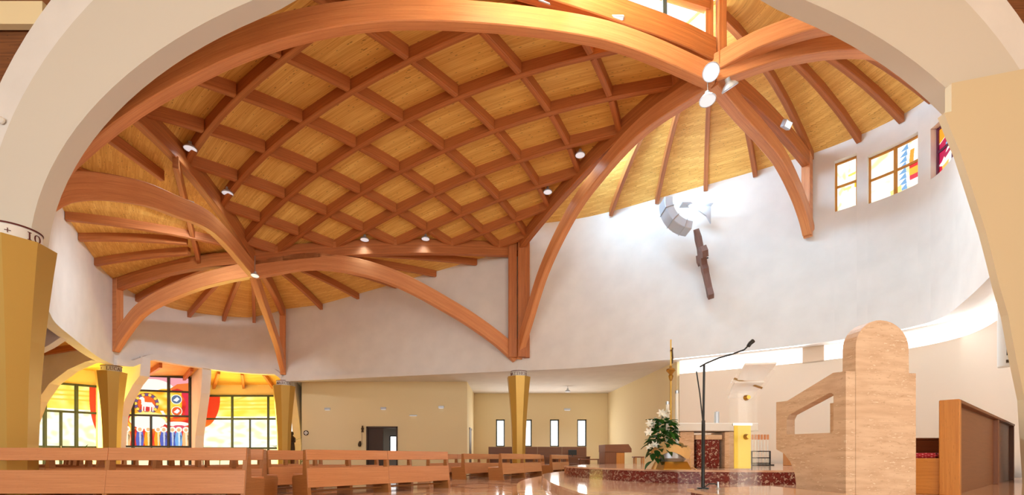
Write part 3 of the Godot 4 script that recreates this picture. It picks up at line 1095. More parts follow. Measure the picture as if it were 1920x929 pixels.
	for sgn in [-1.0, 1.0]:
		var poly := PackedVector2Array()
		for k in 25:
			var a := PI / 2 * (1.0 - k / 24.0)
			poly.append(Vector2(0.3 + sgn * 9.9 * cos(a), 4.26 + 8.3 * sin(a)))
		poly.append(Vector2(0.3 + sgn * 9.9, 0))
		poly.append(Vector2(sgn * 17.5, 0))
		poly.append(Vector2(sgn * 17.5, 13.2))
		poly.append(Vector2(0.3, 13.2))
		extrude(g, poly, Transform3D(Basis.IDENTITY, P(0, 8.75, 0)), 0.0, 0.3)
	struct("wall_front", "brown board-clad gable wall outside the great white arch", g, M.wall_planks)
	g = Geo.new()
	box(g, P(-14, 8.40, 8.72), P(-8.6, 8.46, 9.14) + Vector3(0, 0, 0.18))
	struct("trim_2", "cream painted beam in the corner above the great arch", g, M.cream)
	# the great arch
	g = Geo.new()
	var N := 64
	var R := [[8.85, 5.53, 8.32], [8.85, 5.53, 8.0], [9.7, 7.6, 8.0], [10.15, 8.6, 8.06], [10.15, 8.6, 8.7]]
	var V := []
	for k in N + 1:
		var a := PI * k / N
		var row := []
		for r in R:
			var xx: float = r[0] * cos(a)
			var lift: float = 1.5 * pow(1.0 - pow(xx / 4.9, 2.0), 2.0) if absf(xx) < 4.9 and r[1] < 6.0 else 0.0
			row.append(P(0.3 - xx, r[2], EYE + 3.5 + r[1] * sin(a) + lift))
		V.append(row)
	var band := Geo.new()
	for s in R.size() - 1:
		var nn := []
		for k in N + 1:
			var e: Vector3 = V[mini(k + 1, N)][s] - V[maxi(k - 1, 0)][s]
			var f: Vector3 = V[k][s + 1] - V[k][s]
			var q := e.cross(f).normalized()
			var want: Vector3 = Vector3(0.3, 4.0, -8.0) - V[k][s] if s == 0 else (Vector3(0, 0, 1) if s == 1 else V[k][s] - Vector3(0.3, 4.0, -9.5))
			nn.append(q if q.dot(want) > 0 else -q)
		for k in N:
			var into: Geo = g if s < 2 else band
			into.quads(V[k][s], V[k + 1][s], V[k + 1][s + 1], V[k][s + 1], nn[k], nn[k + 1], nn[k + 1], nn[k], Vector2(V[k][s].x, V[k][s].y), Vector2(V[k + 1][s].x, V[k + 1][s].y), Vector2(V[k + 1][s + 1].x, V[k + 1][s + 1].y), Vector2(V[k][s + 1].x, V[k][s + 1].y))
	for k in N:   # back face
		g.quad(V[k][0], V[k + 1][0], V[k + 1][4] , V[k][4], Vector3(0, 0, -1))
	for e in [0, N]:
		g.quad(V[e][1], V[e][2], V[e][3], V[e][0], Vector3.DOWN)
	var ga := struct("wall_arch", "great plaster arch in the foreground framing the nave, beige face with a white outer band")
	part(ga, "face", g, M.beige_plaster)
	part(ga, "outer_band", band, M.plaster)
	# pier at the right
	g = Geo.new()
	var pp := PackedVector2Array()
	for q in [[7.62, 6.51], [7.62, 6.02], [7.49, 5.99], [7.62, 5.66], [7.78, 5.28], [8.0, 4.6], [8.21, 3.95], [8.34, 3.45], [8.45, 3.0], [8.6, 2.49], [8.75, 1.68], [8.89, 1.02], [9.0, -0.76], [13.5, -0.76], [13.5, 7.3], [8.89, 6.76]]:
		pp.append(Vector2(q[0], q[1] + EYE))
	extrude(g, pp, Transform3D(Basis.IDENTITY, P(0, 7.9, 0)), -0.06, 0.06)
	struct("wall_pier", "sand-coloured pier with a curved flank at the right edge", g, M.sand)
	# side chapel and the wall with the doorway
	g = Geo.new()
	var ch := 4.14 + EYE
	# doorway wall in three pieces
	box(g, P(-11.3, 24.6, 0), P(-7.82, 24.3, ch))
	box(g, P(-6.14, 24.6, 0), P(-2.41, 24.3, ch))
	box(g, P(-7.82, 24.6, 2.45), P(-6.14, 24.3, ch))
	struct("wall_chapel_left", "cream wall with a dark doorway behind the pews", g, M.cream)
	g = Geo.new()
	box(g, P(-2.7, 29.0, 0), P(-2.41, 24.6, ch))
	struct("wall_chapel_side", "short return wall of the side chapel with a narrow dark door", g, M.cream)
	g = Geo.new()
	var wx := [[-1.02, -0.46], [0.72, 1.26], [2.41, 2.99], [4.14, 4.74]]
	var x0 := -2.7
	for w in wx:
		box(g, P(x0, 29.05, 0), P(w[0], 28.7, ch))
		box(g, P(w[0], 29.05, 0), P(w[1], 28.7, 1.5))
		box(g, P(w[0], 29.05, 3.23), P(w[1], 28.7, ch))
		x0 = w[1]
	box(g, P(x0, 29.05, 0), P(6.3, 28.7, ch))
	struct("wall_chapel_back", "cream back wall of the side chapel with four slit windows", g, M.cream)
	for k in 4:
		var o := struct("window_%d" % (k + 8), ["leftmost slit window in the chapel wall", "slit window half hidden by the gold column", "third slit window in the chapel wall, above the stalls", "rightmost slit window in the chapel wall"][k])
		var a := Vector2(wx[k][0], 28.88)
		var b := Vector2(wx[k][1], 28.88)
		pane(o, "pane", P(a.x, a.y, 0), P(b.x, b.y, 0), 1.5, 3.23, M.clear_glass)
		for x in [a.x + 0.04, b.x - 0.04]:
			bar(o, "mullion", P(x, 28.86, 1.5), P(x, 28.86, 3.23), 0.07, 0.06, M.frame)
		for y in [1.53, 3.19]:
			bar(o, "transom", P(a.x, 28.86, y), P(b.x, 28.86, y), 0.07, 0.06, M.frame)
	g = Geo.new()
	ribbon(g, PackedVector2Array([Vector2(6.05, 28.9), Vector2(7.0, 19.2)]), [-EYE, -EYE], [4.14, 4.14], 0.3, -1.0)
	struct("wall_chapel_right", "cream wall joining the side chapel to the sanctuary", g, M.cream)
	g = Geo.new()
	slab(g, PackedVector2Array([Vector2(-11.9, 23.6), Vector2(0.25, 21.3), Vector2(3.4, 20.5), Vector2(6.8, 18.7), Vector2(8.2, 19.3), Vector2(7.0, 29.3), Vector2(-13.6, 29.3)]), 4.12 + EYE, 4.35 + EYE)
	struct("ceiling", "flat white plaster ceiling of the side chapel", g, M.plaster)
	# small room behind the doorway
	g = Geo.new()
	box(g, P(-9.5, 27.6, 0), P(-4.2, 27.4, 3.0))
	box(g, P(-9.7, 27.6, 0), P(-9.5, 24.6, 3.0))
	box(g, P(-4.2, 27.6, 0), P(-4.0, 24.6, 3.0))
	box(g, P(-9.7, 27.6, 2.9), P(-4.0, 24.6, 3.0))
	struct("wall_vestry", "white walls of the small room behind the doorway", g, M.white)
	var dv := struct("window_12", "bright window of the small room seen through the doorway")
	pane(dv, "pane", P(-7.35, 27.38, 0), P(-6.6, 27.38, 0), 0.9, 2.1, M.daylight_pane)
	for x in [-7.38, -6.97, -6.58]:
		bar(dv, "mullion", P(x, 27.36, 0.9), P(x, 27.36, 2.1), 0.06, 0.05, M.frame)
	for y in [0.9, 2.1]:
		bar(dv, "transom", P(-7.38, 27.36, y), P(-6.58, 27.36, y), 0.06, 0.05, M.frame)
	var d1 := struct("door_1", "dark wooden sliding door half open in the cream wall")
	g = Geo.new()
	box(g, P(-7.74, 24.42, 0.02), P(-6.95, 24.36, 2.38))
	part(d1, "leaf", g, M.dark_door)
	for q in [[-7.82, -7.74], [-6.22, -6.14]]:
		g = Geo.new()
		box(g, P(q[0], 24.5, 0), P(q[1], 24.26, 2.45))
		part(d1, "jamb", g, M.dark_door)
	g = Geo.new()
	box(g, P(-7.82, 24.5, 2.38), P(-6.14, 24.26, 2.47))
	part(d1, "lintel", g, M.dark_door)
	var d2 := struct("door_2", "narrow dark door in the return wall of the side chapel")
	g = Geo.new()
	box(g, P(-2.42, 26.6, 0), P(-2.38, 25.5, 2.4))
	part(d2, "leaf", g, M.dark_door)
	g = Geo.new()
	box(g, P(-2.42, 26.7, 2.4), P(-2.36, 25.4, 2.5))
	part(d2, "lintel", g, M.dark_door)
	# aisle behind the columns: boarded roof, outer glass walls, buttress walls
	var o := struct("ceiling", "low boarded aisle roof with dark rafters behind the gold columns")
	var inner := [Vector2(-10.1, 8.9), Vector2(-11.35, 10.15), Vector2(-13.0, 11.95), Vector2(-15.0, 14.75), Vector2(-16.9, 18.0), Vector2(-17.0, 19.3), Vector2(-16.9, 21.3), Vector2(-15.3, 23.0), Vector2(-13.5, 23.7), Vector2(-11.6, 23.6)]
	var outer := [Vector2(-17.6, 8.9), Vector2(-18.5, 10.5), Vector2(-20.0, 13.0), Vector2(-21.6, 16.3), Vector2(-22.6, 19.0), Vector2(-22.6, 20.9), Vector2(-20.9, 23.9), Vector2(-18.6, 27.0), Vector2(-15.0, 27.2), Vector2(-11.3, 27.2)]
	for i in inner.size() - 1:
		g = Geo.new()
		var a := PE(inner[i], 4.72); var b := PE(inner[i + 1], 4.72); var c := PE(outer[i + 1], 4.25); var d := PE(outer[i], 4.25)
		g.quad(a, b, c, d, Vector3.DOWN, Vector2(a.x, a.z), Vector2(b.x, b.z), Vector2(c.x, c.z), Vector2(d.x, d.z))
		var up := Vector3.UP * 0.2
		g.quad(a + up, b + up, c + up, d + up, Vector3.UP)
		part(o, "boarding", g, M.planks)
		for t in [0.2, 0.7]:
			g = Geo.new()
			var ra := a.lerp(b, t).lerp(d.lerp(c, t), 0.14)
			sweep(g, [ra + Vector3.DOWN * 0.24, d.lerp(c, t) + Vector3.DOWN * 0.24], rect_profile(0.13, 0.0, 0.24))
			part(o, "rafter", g, M.beam)
	g = Geo.new()
	for i in range(0, 5):
		ribbon(g, PackedVector2Array([outer[i], outer[i + 1]]), [-EYE, -EYE], [4.5, 4.5], 0.25, -1.0)
	ribbon(g, PackedVector2Array([Vector2(-12.3, 26.8), Vector2(-11.25, 24.5)]), [-EYE, -EYE], [4.4, 4.4], 0.25, -1.0)
	struct("wall_aisle", "plain white outer wall of the aisle", g, M.plaster)
	g = Geo.new()     # lintels above the glass walls
	for q in [[Vector2(-22.5, 20.5), Vector2(-20.35, 22.7), 3.55], [Vector2(-20.9, 23.6), Vector2(-17.4, 24.65), 4.38], [Vector2(-18.2, 26.6), Vector2(-12.1, 26.6), 3.66]]:
		ribbon(g, PackedVector2Array([q[0], q[1]]), [q[2], q[2]], [4.6, 4.6], 0.2, -1.0)
	ribbon(g, PackedVector2Array([Vector2(-20.35, 22.7), Vector2(-20.9, 23.6)]), [-EYE, -EYE], [4.6, 4.6], 0.2, -1.0)
	ribbon(g, PackedVector2Array([Vector2(-17.4, 24.65), Vector2(-18.2, 26.6)]), [-EYE, -EYE], [4.6, 4.6], 0.2, -1.0)
	struct("trim_3", "plaster lintels above the coloured glass walls", g, M.cream)
	var g1 := struct("window_1", "yellow glass wall with a red crescent at its right, beside the near column")
	glazing(g1, Vector2(-22.4, 20.45), Vector2(-20.4, 22.62), 3.55 + EYE, [0.0, 0.30, 0.66, 1.0], [0.0, 0.56, 1.0], [[0.48, 0.56]], glow("glass_window_yellow_left", Color.WHITE, 1.0, yellow_window_tex(3, true)), M.frame, 1.3)
	var g2 := struct("window_2", "stained-glass wall with a white lamb in a ring above a row of haloed figures")
	glazing(g2, Vector2(-20.75, 23.62), Vector2(-17.5, 24.6), 4.38 + EYE, [0.0, 0.24, 0.71, 1.0], [0.0, 0.44, 0.79, 1.0], [[0.475, 0.44]], glow("glass_window_lamb", Color.WHITE, 1.0, lamb_window_tex()), M.frame, 1.38)
	var g3 := struct("window_3", "wide yellow glass wall with a red patch at its left, beside the saint statue")
	glazing(g3, Vector2(-18.15, 26.55), Vector2(-12.2, 26.55), 3.66 + EYE, [0.0, 0.295, 0.65, 1.0], [0.0, 0.56, 1.0], [[0.47, 0.56]], glow("glass_window_yellow_right", Color.WHITE, 1.0, yellow_window_tex(8, false)), M.frame, 1.35)
	fin("white buttress wall arching down beside the near column", N1 + Vector2(-0.92, -0.39) * 5.45, Vector2(-0.92, -0.39), [[0, 3.95], [0.3, 3.66], [0.95, 3.18], [1.8, 2.2], [2.35, 0.7], [2.5, -0.76]], 4.6, 5.5)
	fin("white buttress wall sweeping over the yellow glass wall", N1 + Vector2(-0.98, 0.2) * 7.35, Vector2(-0.98, 0.2), [[0, 3.98], [0.35, 3.93], [1.25, 3.65], [2.25, 3.1], [2.9, 2.4], [3.35, 1.5], [3.5, 0.9], [3.55, -0.76]], 4.6, 5.2)
	fin("white buttress wall left of the lamb window", N1 + Vector2(-0.89, 0.456) * 7.75, Vector2(-0.89, 0.456), [[0, 4.2], [0.05, 3.74], [0.65, 3.4], [1.4, 2.75], [2.0, 2.0], [2.25, 0.7], [2.3, -0.76]], 4.6, 4.3)
	fin("white buttress wall between the lamb window and the wide yellow glass", N1 + Vector2(-0.7, 0.714) * 7.9, Vector2(-0.7, 0.714), [[0, 4.2], [0.3, 3.3], [0.9, 2.4], [1.7, 1.2], [2.1, -0.76]], 4.6, 3.2)
	fin("white buttress wall beside the statue", N1 + Vector2(-0.27, 0.963) * 7.0, Vector2(-0.27, 0.963), [[0, 4.0], [0.5, 3.4], [1.4, 2.2], [2.1, 0.8], [2.4, -0.76]], 4.5, 3.0)
	# entrance hall round the viewpoint
	g = Geo.new()
	box(g, P(-17.5, 8.6, 0), P(-17.2, -9.6, 13.2))
	struct("wall_hall_left", "plain white side wall of the entrance hall", g, M.plaster)
	g = Geo.new()
	box(g, P(17.2, 8.6, 0), P(17.5, -9.6, 13.2))
	struct("wall_hall_right", "plain white side wall of the entrance hall, right", g, M.plaster)
	g = Geo.new()
	box(g, P(-17.5, -9.6, 0), P(-13.0, -9.3, 13.2))
	box(g, P(13.0, -9.6, 0), P(17.5, -9.3, 13.2))
	box(g, P(-13.0, -9.6, 9.6), P(13.0, -9.3, 13.2))
	box(g, P(-0.4, -9.6, 0), P(0.4, -9.3, 9.6))
	struct("wall_hall_back", "entrance wall with two broad windows", g, M.plaster)
	for k in 2:
		var ow := struct("window_%d" % (k + 13), ["broad entrance window left", "broad entrance window right"][k])
		var xa: float = [-13.0, 0.4][k]
		for i in 4:
			var xb := xa + 12.6 * i / 4.0
			var xc := xa + 12.6 * (i + 1) / 4.0
			for yy in [[0.1, 3.2], [3.2, 6.4], [6.4, 9.6]]:
				pane(ow, "pane", P(xb, -9.45, 0), P(xc, -9.45, 0), yy[0], yy[1], M.daylight_pane)
			bar(ow, "mullion", P(xb, -9.4, 0.0), P(xb, -9.4, 9.6), 0.1, 0.1, M.frame)
		bar(ow, "transom", P(xa, -9.4, 3.7), P(xa + 12.6, -9.4, 3.7), 0.1, 0.1, M.frame)
	g = Geo.new()
	box(g, P(-17.5, 8.6, 13.0), P(17.5, -9.6, 13.2))
	struct("ceiling", "boarded roof of the entrance hall", g, M.planks)

func build_floor() -> void:
	var g := Geo.new()
	box(g, P(-24, 31, -0.3), P(18, -10, -0.012))
	var o := struct("floor", "polished pinkish marble floor with dark red diamond inlays")
	part(o, "bedding", g, M.grout)
	# big slabs everywhere, single slabs where they can be told apart
	var rng := RandomNumberGenerator.new()
	rng.seed = 4
	var tile := Geo.new()
	box(tile, Vector3(0.003, -0.02, 0.003), Vector3(0.997, 0.0, 0.997), Transform3D.IDENTITY, 0.002)
	var tm := tile.mesh()
	for i in range(-8, 4):
		for j in range(6, 22):
			var t := part_mesh(o, "slab", tm, M["floor_%d" % (rng.randi() % 3)])
			t.position = P(i, j + 1, 0)
	for q in [[-24, -8, 31, -10], [4, 18, 31, -10], [-8, 4, 31, 22], [-8, 4, 6, -10]]:
		g = Geo.new()
		box(g, P(q[0], q[2], -0.02), P(q[1], q[3], 0.0))
		part(o, "paving", g, M.floor_0)
	# diamond inlay bands
	for q in [Vector2(-0.95, 12.6), Vector2(-2.6, 12.6), Vector2(0.6, 14.9)]:
		for k in 4:
			var a := Vector2(cos(TAU * k / 4), sin(TAU * k / 4) * 1.1) * 1.15
			var b := Vector2(cos(TAU * (k + 1) / 4), sin(TAU * (k + 1) / 4) * 1.1) * 1.15
			var gi := Geo.new()
			var ps := [q + a, q + b, q + b * 0.8, q + a * 0.8]
			slab(gi, PackedVector2Array(ps), -0.004, 0.003)
			part(o, "inlay", gi, M.red_marble)

# ---------------------------------------------------------------- things
func column(label: String, p: Vector2, text: String, gold := "gold") -> void:
	var o := thing("column", label, "column", "flared octagonal columns", P(p.x, p.y, 0))
	var prof := []
	for q in [[0.0, 0.33], [0.25, 0.315], [1.0, 0.315], [2.0, 0.345], [2.8, 0.39], [3.5, 0.45], [4.1, 0.51], [4.5, 0.555]]:
		prof.append(Vector2(q[1], q[0]))
	var g := Geo.new()
	lathe(g, prof, 8, true, Transform3D.IDENTITY, atan2(p.y, -p.x) + 0.25)
	lathe(g, [Vector2(0.555, 4.5), Vector2(0.0, 4.5)], 8, true, Transform3D.IDENTITY, atan2(p.y, -p.x) + 0.25)
	part(o, "shaft", g, M[gold])
	g = Geo.new()
	lathe(g, [Vector2(0.36, 4.5), Vector2(0.36, 4.76), Vector2(0.0, 4.76)], 32)
	var ring := part(o, "capital_ring", g, M.white)
	g = Geo.new()
	lathe(g, [Vector2(0.37, 4.74), Vector2(0.37, 4.77)], 32)
	part(ring, "rim", g, M.letter)
	var face := atan2(p.y, -p.x)      # angle towards the viewer, in the x-z plane
	for k in text.length():
		if text[k] == " ":
			continue
		var a := face + (text.length() / 2.0 - 0.5 - k) * 0.36
		var tm := TextMesh.new()
		tm.text = text[k]
		tm.font = LETTER_FONT
		tm.font_size = 22
		tm.pixel_size = 0.0085
		tm.depth = 0.01
		var mi := part_mesh(ring, "letter", tm, M.letter)
		mi.position = Vector3(cos(a) * 0.364, 4.625, sin(a) * 0.364)
		mi.rotation.y = PI / 2 - a

func pew(label: String, p: Vector2, dir: Vector2, L: float, group: String) -> void:
	var o := thing("pew", label, "pew", group, P(p.x, p.y, 0), atan2(dir.y, dir.x))
	var back := Transform3D(Basis(Vector3.RIGHT, -0.10), Vector3(0, 0.2, 0.07))   # the back leans away from the sitter
	for k in 2:
		var x0 := L * k / 2.0 + (0.004 if k else -0.02)
		var x1 := L * (k + 1) / 2.0 - (0.004 if k == 0 else -0.02)
		var g := Geo.new()
		box(g, Vector3(x0, 0.53, -0.025), Vector3(x1, 0.73, 0.012), back, 0.005)
		part(o, "top_rail", g, M.pew)
		g = Geo.new()
		box(g, Vector3(x0, 0.0, -0.02), Vector3(x1, 0.375, 0.012), back, 0.005)
		part(o, "back_panel", g, M.pew)
		g = Geo.new()
		box(g, Vector3(x0, 0.41, -0.50), Vector3(x1, 0.45, -0.04), Transform3D.IDENTITY, 0.006)
		part(o, "seat", g, M.pew)
	for x in [0.0, L / 2.0, L]:
		var g := Geo.new()
		var poly := PackedVector2Array([Vector2(-0.10, 0), Vector2(0.16, 0), Vector2(0.06, 0.93), Vector2(0.01, 0.93)] if false else [Vector2(-0.14, 0.0), Vector2(0.10, 0.0), Vector2(-0.005, 0.92), Vector2(-0.075, 0.92), Vector2(-0.095, 0.45), Vector2(-0.47, 0.41), Vector2(-0.49, 0.36), Vector2(-0.45, 0.0)])
		# profile in (depth, height), extruded along the pew
		extrude(g, poly, Transform3D(Basis(Vector3.BACK, Vector3.UP, Vector3.LEFT), Vector3(x, 0, 0)), -0.035, 0.035)
		part(o, "support", g, M.pew_end)
	for y in [0.10, 0.20, 0.29]:
		var g := Geo.new()
		box(g, Vector3(0.02, y, -0.30), Vector3(L - 0.02, y + 0.03, -0.16))
		part(o, "shelf_slat", g, M.pew_end)

func lamp(called: String, label: String, where: Vector3, r: float, axis := Vector3.DOWN, cable := 0.0, energy := 0.0, col := Color(0.82, 0.94, 1.0)) -> void:
	var o := thing(called, label, "lamp", "", where)
	var z := -axis.normalized()
	var x := z.cross(Vector3.FORWARD if absf(z.z) < 0.9 else Vector3.RIGHT).normalized()
	var xf := Transform3D(Basis(x, z, x.cross(z)), Vector3.ZERO)
	var g := Geo.new()
	lathe(g, [Vector2(r * 0.93, 0.0), Vector2(r, -0.004), Vector2(r * 1.02, 0.02), Vector2(r * 0.75, r * 0.45), Vector2(r * 0.32, r * 0.75), Vector2(r * 0.3, r * 1.2), Vector2(0, r * 1.22)], 24, false, xf)
	part(o, "housing", g, M.grey_metal)
	g = Geo.new()
	lathe(g, [Vector2(0.0, 0.002), Vector2(r * 0.93, 0.002)], 24, false, xf)
	part(o, "lamp_glass", g, M.lamp_face)
	if cable > 0.0:
		g = Geo.new()
		tube(g, [Vector3(0, r, 0), Vector3(0, cable, 0)], 0.012, 6)
		part(o, "cable", g, M.steel)
	if energy > 0.0:
		down_light("lamp_light", where + axis.normalized() * 0.03, axis, col, energy, r)

func spot(label: String, where: Vector3, aim: Vector3, energy := 0.0) -> void:
	if energy > 0.0:
		down_light("spotlight_beam", where + (aim - where).normalized() * 0.04, aim - where, Color(0.9, 0.96, 1.0), energy, 0.1, 70.0)
	var o := thing("spotlight", label, "spotlight", "", where)
	var g := Geo.new()
	var z := -(aim - where).normalized()
	var x := Vector3.UP.cross(z).normalized()
	var xf := Transform3D(Basis(x, z.cross(x), z), Vector3.ZERO)
	box(g, Vector3(-0.16, -0.1, 0), Vector3(0.16, 0.1, 0.14), xf, 0.015)
	part(o, "housing", g, M.grey_metal)
	g = Geo.new()
	box(g, Vector3(-0.12, -0.07, -0.012), Vector3(0.12, 0.07, -0.002), xf)
	part(o, "lamp_glass", g, M.spot_face)
	g = Geo.new()
	tube(g, [Vector3.ZERO, Vector3(0, 0.12, -0.05), Vector3(0, 0.2, -0.12)], 0.02, 6)
	part(o, "bracket", g, M.steel)

func leaf_mesh(len: float, w: float, droop: float) -> ArrayMesh:
	var g := Geo.new()
	var n := 5
	var L := []
	var R := []
	for i in n + 1:
		var t := float(i) / n
		var ww := w * sin(PI * (0.08 + 0.92 * t)) * 0.5
		var p := Vector3(0, -droop * t * t, t * len)
		L.append(p + Vector3(-ww, ww * 0.25, 0))
		R.append(p + Vector3(ww, ww * 0.25, 0))
	for i in n:
		var c0: Vector3 = (L[i] + R[i]) / 2 - Vector3(0, 0.12 * w, 0)
		var c1: Vector3 = (L[i + 1] + R[i + 1]) / 2 - Vector3(0, 0.12 * w, 0)
		g.quad(L[i], L[i + 1], c1, c0, Vector3(0.35, 1, 0).normalized())
		g.quad(R[i], R[i + 1], c1, c0, Vector3(-0.35, 1, 0).normalized())
	return g.mesh()

func petal_mesh() -> ArrayMesh:      # a lily bloom of six pointed petals opening along +z
	var g := Geo.new()
	for k in 6:
		var a := TAU * k / 6.0
		var d := Vector3(cos(a), sin(a), 0)
		var t := Vector3(-sin(a), cos(a), 0)
		var mid := [Vector3.ZERO + d * 0.008, d * 0.022 + Vector3(0, 0, 0.06), d * 0.05 + Vector3(0, 0, 0.10), d * 0.088 + Vector3(0, 0, 0.105)]
		var w := [0.006, 0.018, 0.022, 0.002]
		for i in 3:
			var nn: Vector3 = (Vector3(0, 0, 1) - d * 0.8).normalized()
			g.quad(mid[i] - t * w[i], mid[i] + t * w[i], mid[i + 1] + t * w[i + 1], mid[i + 1] - t * w[i + 1], nn)
	return g.mesh()

func palm(label: String, p: Vector2, h: float, n: int, s: int, y := 0.0) -> void:
	var o := thing("potted_palm", label, "plant", "", P(p.x, p.y, y))
	var g := Geo.new()
	lathe(g, [Vector2(0.0, 0.0), Vector2(0.14, 0.0), Vector2(0.2, 0.32), Vector2(0.17, 0.32), Vector2(0.0, 0.28)], 16)
	part(o, "pot", g, M.stall)
	var rng := RandomNumberGenerator.new()
	rng.seed = s
	var lm := leaf_mesh(0.55 * h, 0.09, 0.22 * h)
	g = Geo.new()
	tube(g, [Vector3(0, 0.28, 0), Vector3(0.02, h * 0.6, 0.01)], 0.02, 6)
	part(o, "stem", g, M.leaf_dark)
	for i in n:
		var m := part_mesh(o, "leaf", lm, M.leaf if i % 2 else M.leaf_dark)
		m.position = Vector3(0.01, h * rng.randf_range(0.4, 0.62), 0)
		m.rotation = Vector3(rng.randf_range(-1.1, -0.1), rng.randf() * TAU, 0)
		m.rotation_order = EULER_ORDER_YXZ

func build_sanctuary() -> void:
	var o := thing("sanctuary_steps", "broad curved sanctuary steps of pink marble with a veined dark red upper riser", "steps", "", Vector3.ZERO)
	o.set_meta("kind", "structure")
	var step0 := [Vector2(4.0, 18.6), Vector2(1.7, 16.8), Vector2(0.62, 13.8), Vector2(0.22, 11.6), Vector2(0.12, 9.5), Vector2(0.16, 7.4), Vector2(0.4, 5.0), Vector2(0.95, 3.1), Vector2(2.3, 2.0), Vector2(4.5, 1.5), Vector2(8.7, 1.5)]
	var step1 := [Vector2(4.2, 17.6), Vector2(2.1, 15.9), Vector2(1.12, 13.5), Vector2(0.82, 12.0), Vector2(0.74, 9.9), Vector2(0.76, 7.6), Vector2(0.95, 5.4), Vector2(1.45, 3.7), Vector2(2.6, 2.7), Vector2(4.6, 2.2), Vector2(8.7, 2.2)]
	var step2 := [Vector2(4.4, 16.8), Vector2(2.4, 14.4), Vector2(1.5, 12.4), Vector2(1.38, 11.4), Vector2(1.62, 10.2), Vector2(2.1, 8.9), Vector2(2.75, 8.05), Vector2(3.6, 7.62), Vector2(4.6, 7.5), Vector2(6.4, 7.7), Vector2(8.9, 8.6)]
	var rear := [[Vector2(8.7, 7.4), Vector2(10.3, 8.6), Vector2(11.9, 10.9), Vector2(12.9, 13.2), Vector2(11.6, 15.6), Vector2(9.2, 17.6), Vector2(7.2, 18.8)]]
	var k := 0
	for q in [[step0, 0.0, 0.16, M.floor_2, M.floor_1], [step1, 0.16, 0.32, M.floor_2, M.floor_1], [step2, 0.32, 0.56, M.floor_0, M.red_marble]]:
		var front := spline(q[0], 5)
		var poly := PackedVector2Array(front)
		for r in rear[0]:
			if k == 2 and r.y < 8.7:
				continue
			poly.append(r)
		# riser, set back a little under a projecting tread
		var g := Geo.new()
		slab(g, poly, q[1], q[2] - 0.035)
		part(o, "riser", g, q[4])
		g = Geo.new()
		var lip := offset(front, 0.02, 1.0)
		var lp := PackedVector2Array(lip)
		for i in range(front.size(), poly.size()):
			lp.append(poly[i])
		slab(g, lp, q[2] - 0.034, q[2])
		part(o, "tread", g, q[3])
		k += 1
	# the ambo's own low plinth
	var pl := thing("ambo_plinth", "low red marble plinth under the clear ambo and the microphone stand", "plinth")
	var g := Geo.new()
	var quad := PackedVector2Array([Vector2(1.78, 4.5), Vector2(2.82, 4.93), Vector2(2.88, 3.4), Vector2(1.76, 3.3)])
	slab(g, quad, 0.32, 0.425)
	part(pl, "base", g, M.red_marble)
	g = Geo.new()
	slab(g, PackedVector2Array([Vector2(1.75, 4.53), Vector2(2.84, 4.98), Vector2(2.9, 3.37), Vector2(1.73, 3.27)]), 0.426, 0.455)
	part(pl, "top", g, M.floor_2)
	build_altar()
	build_seat()
	build_ambo()
	build_flowers()

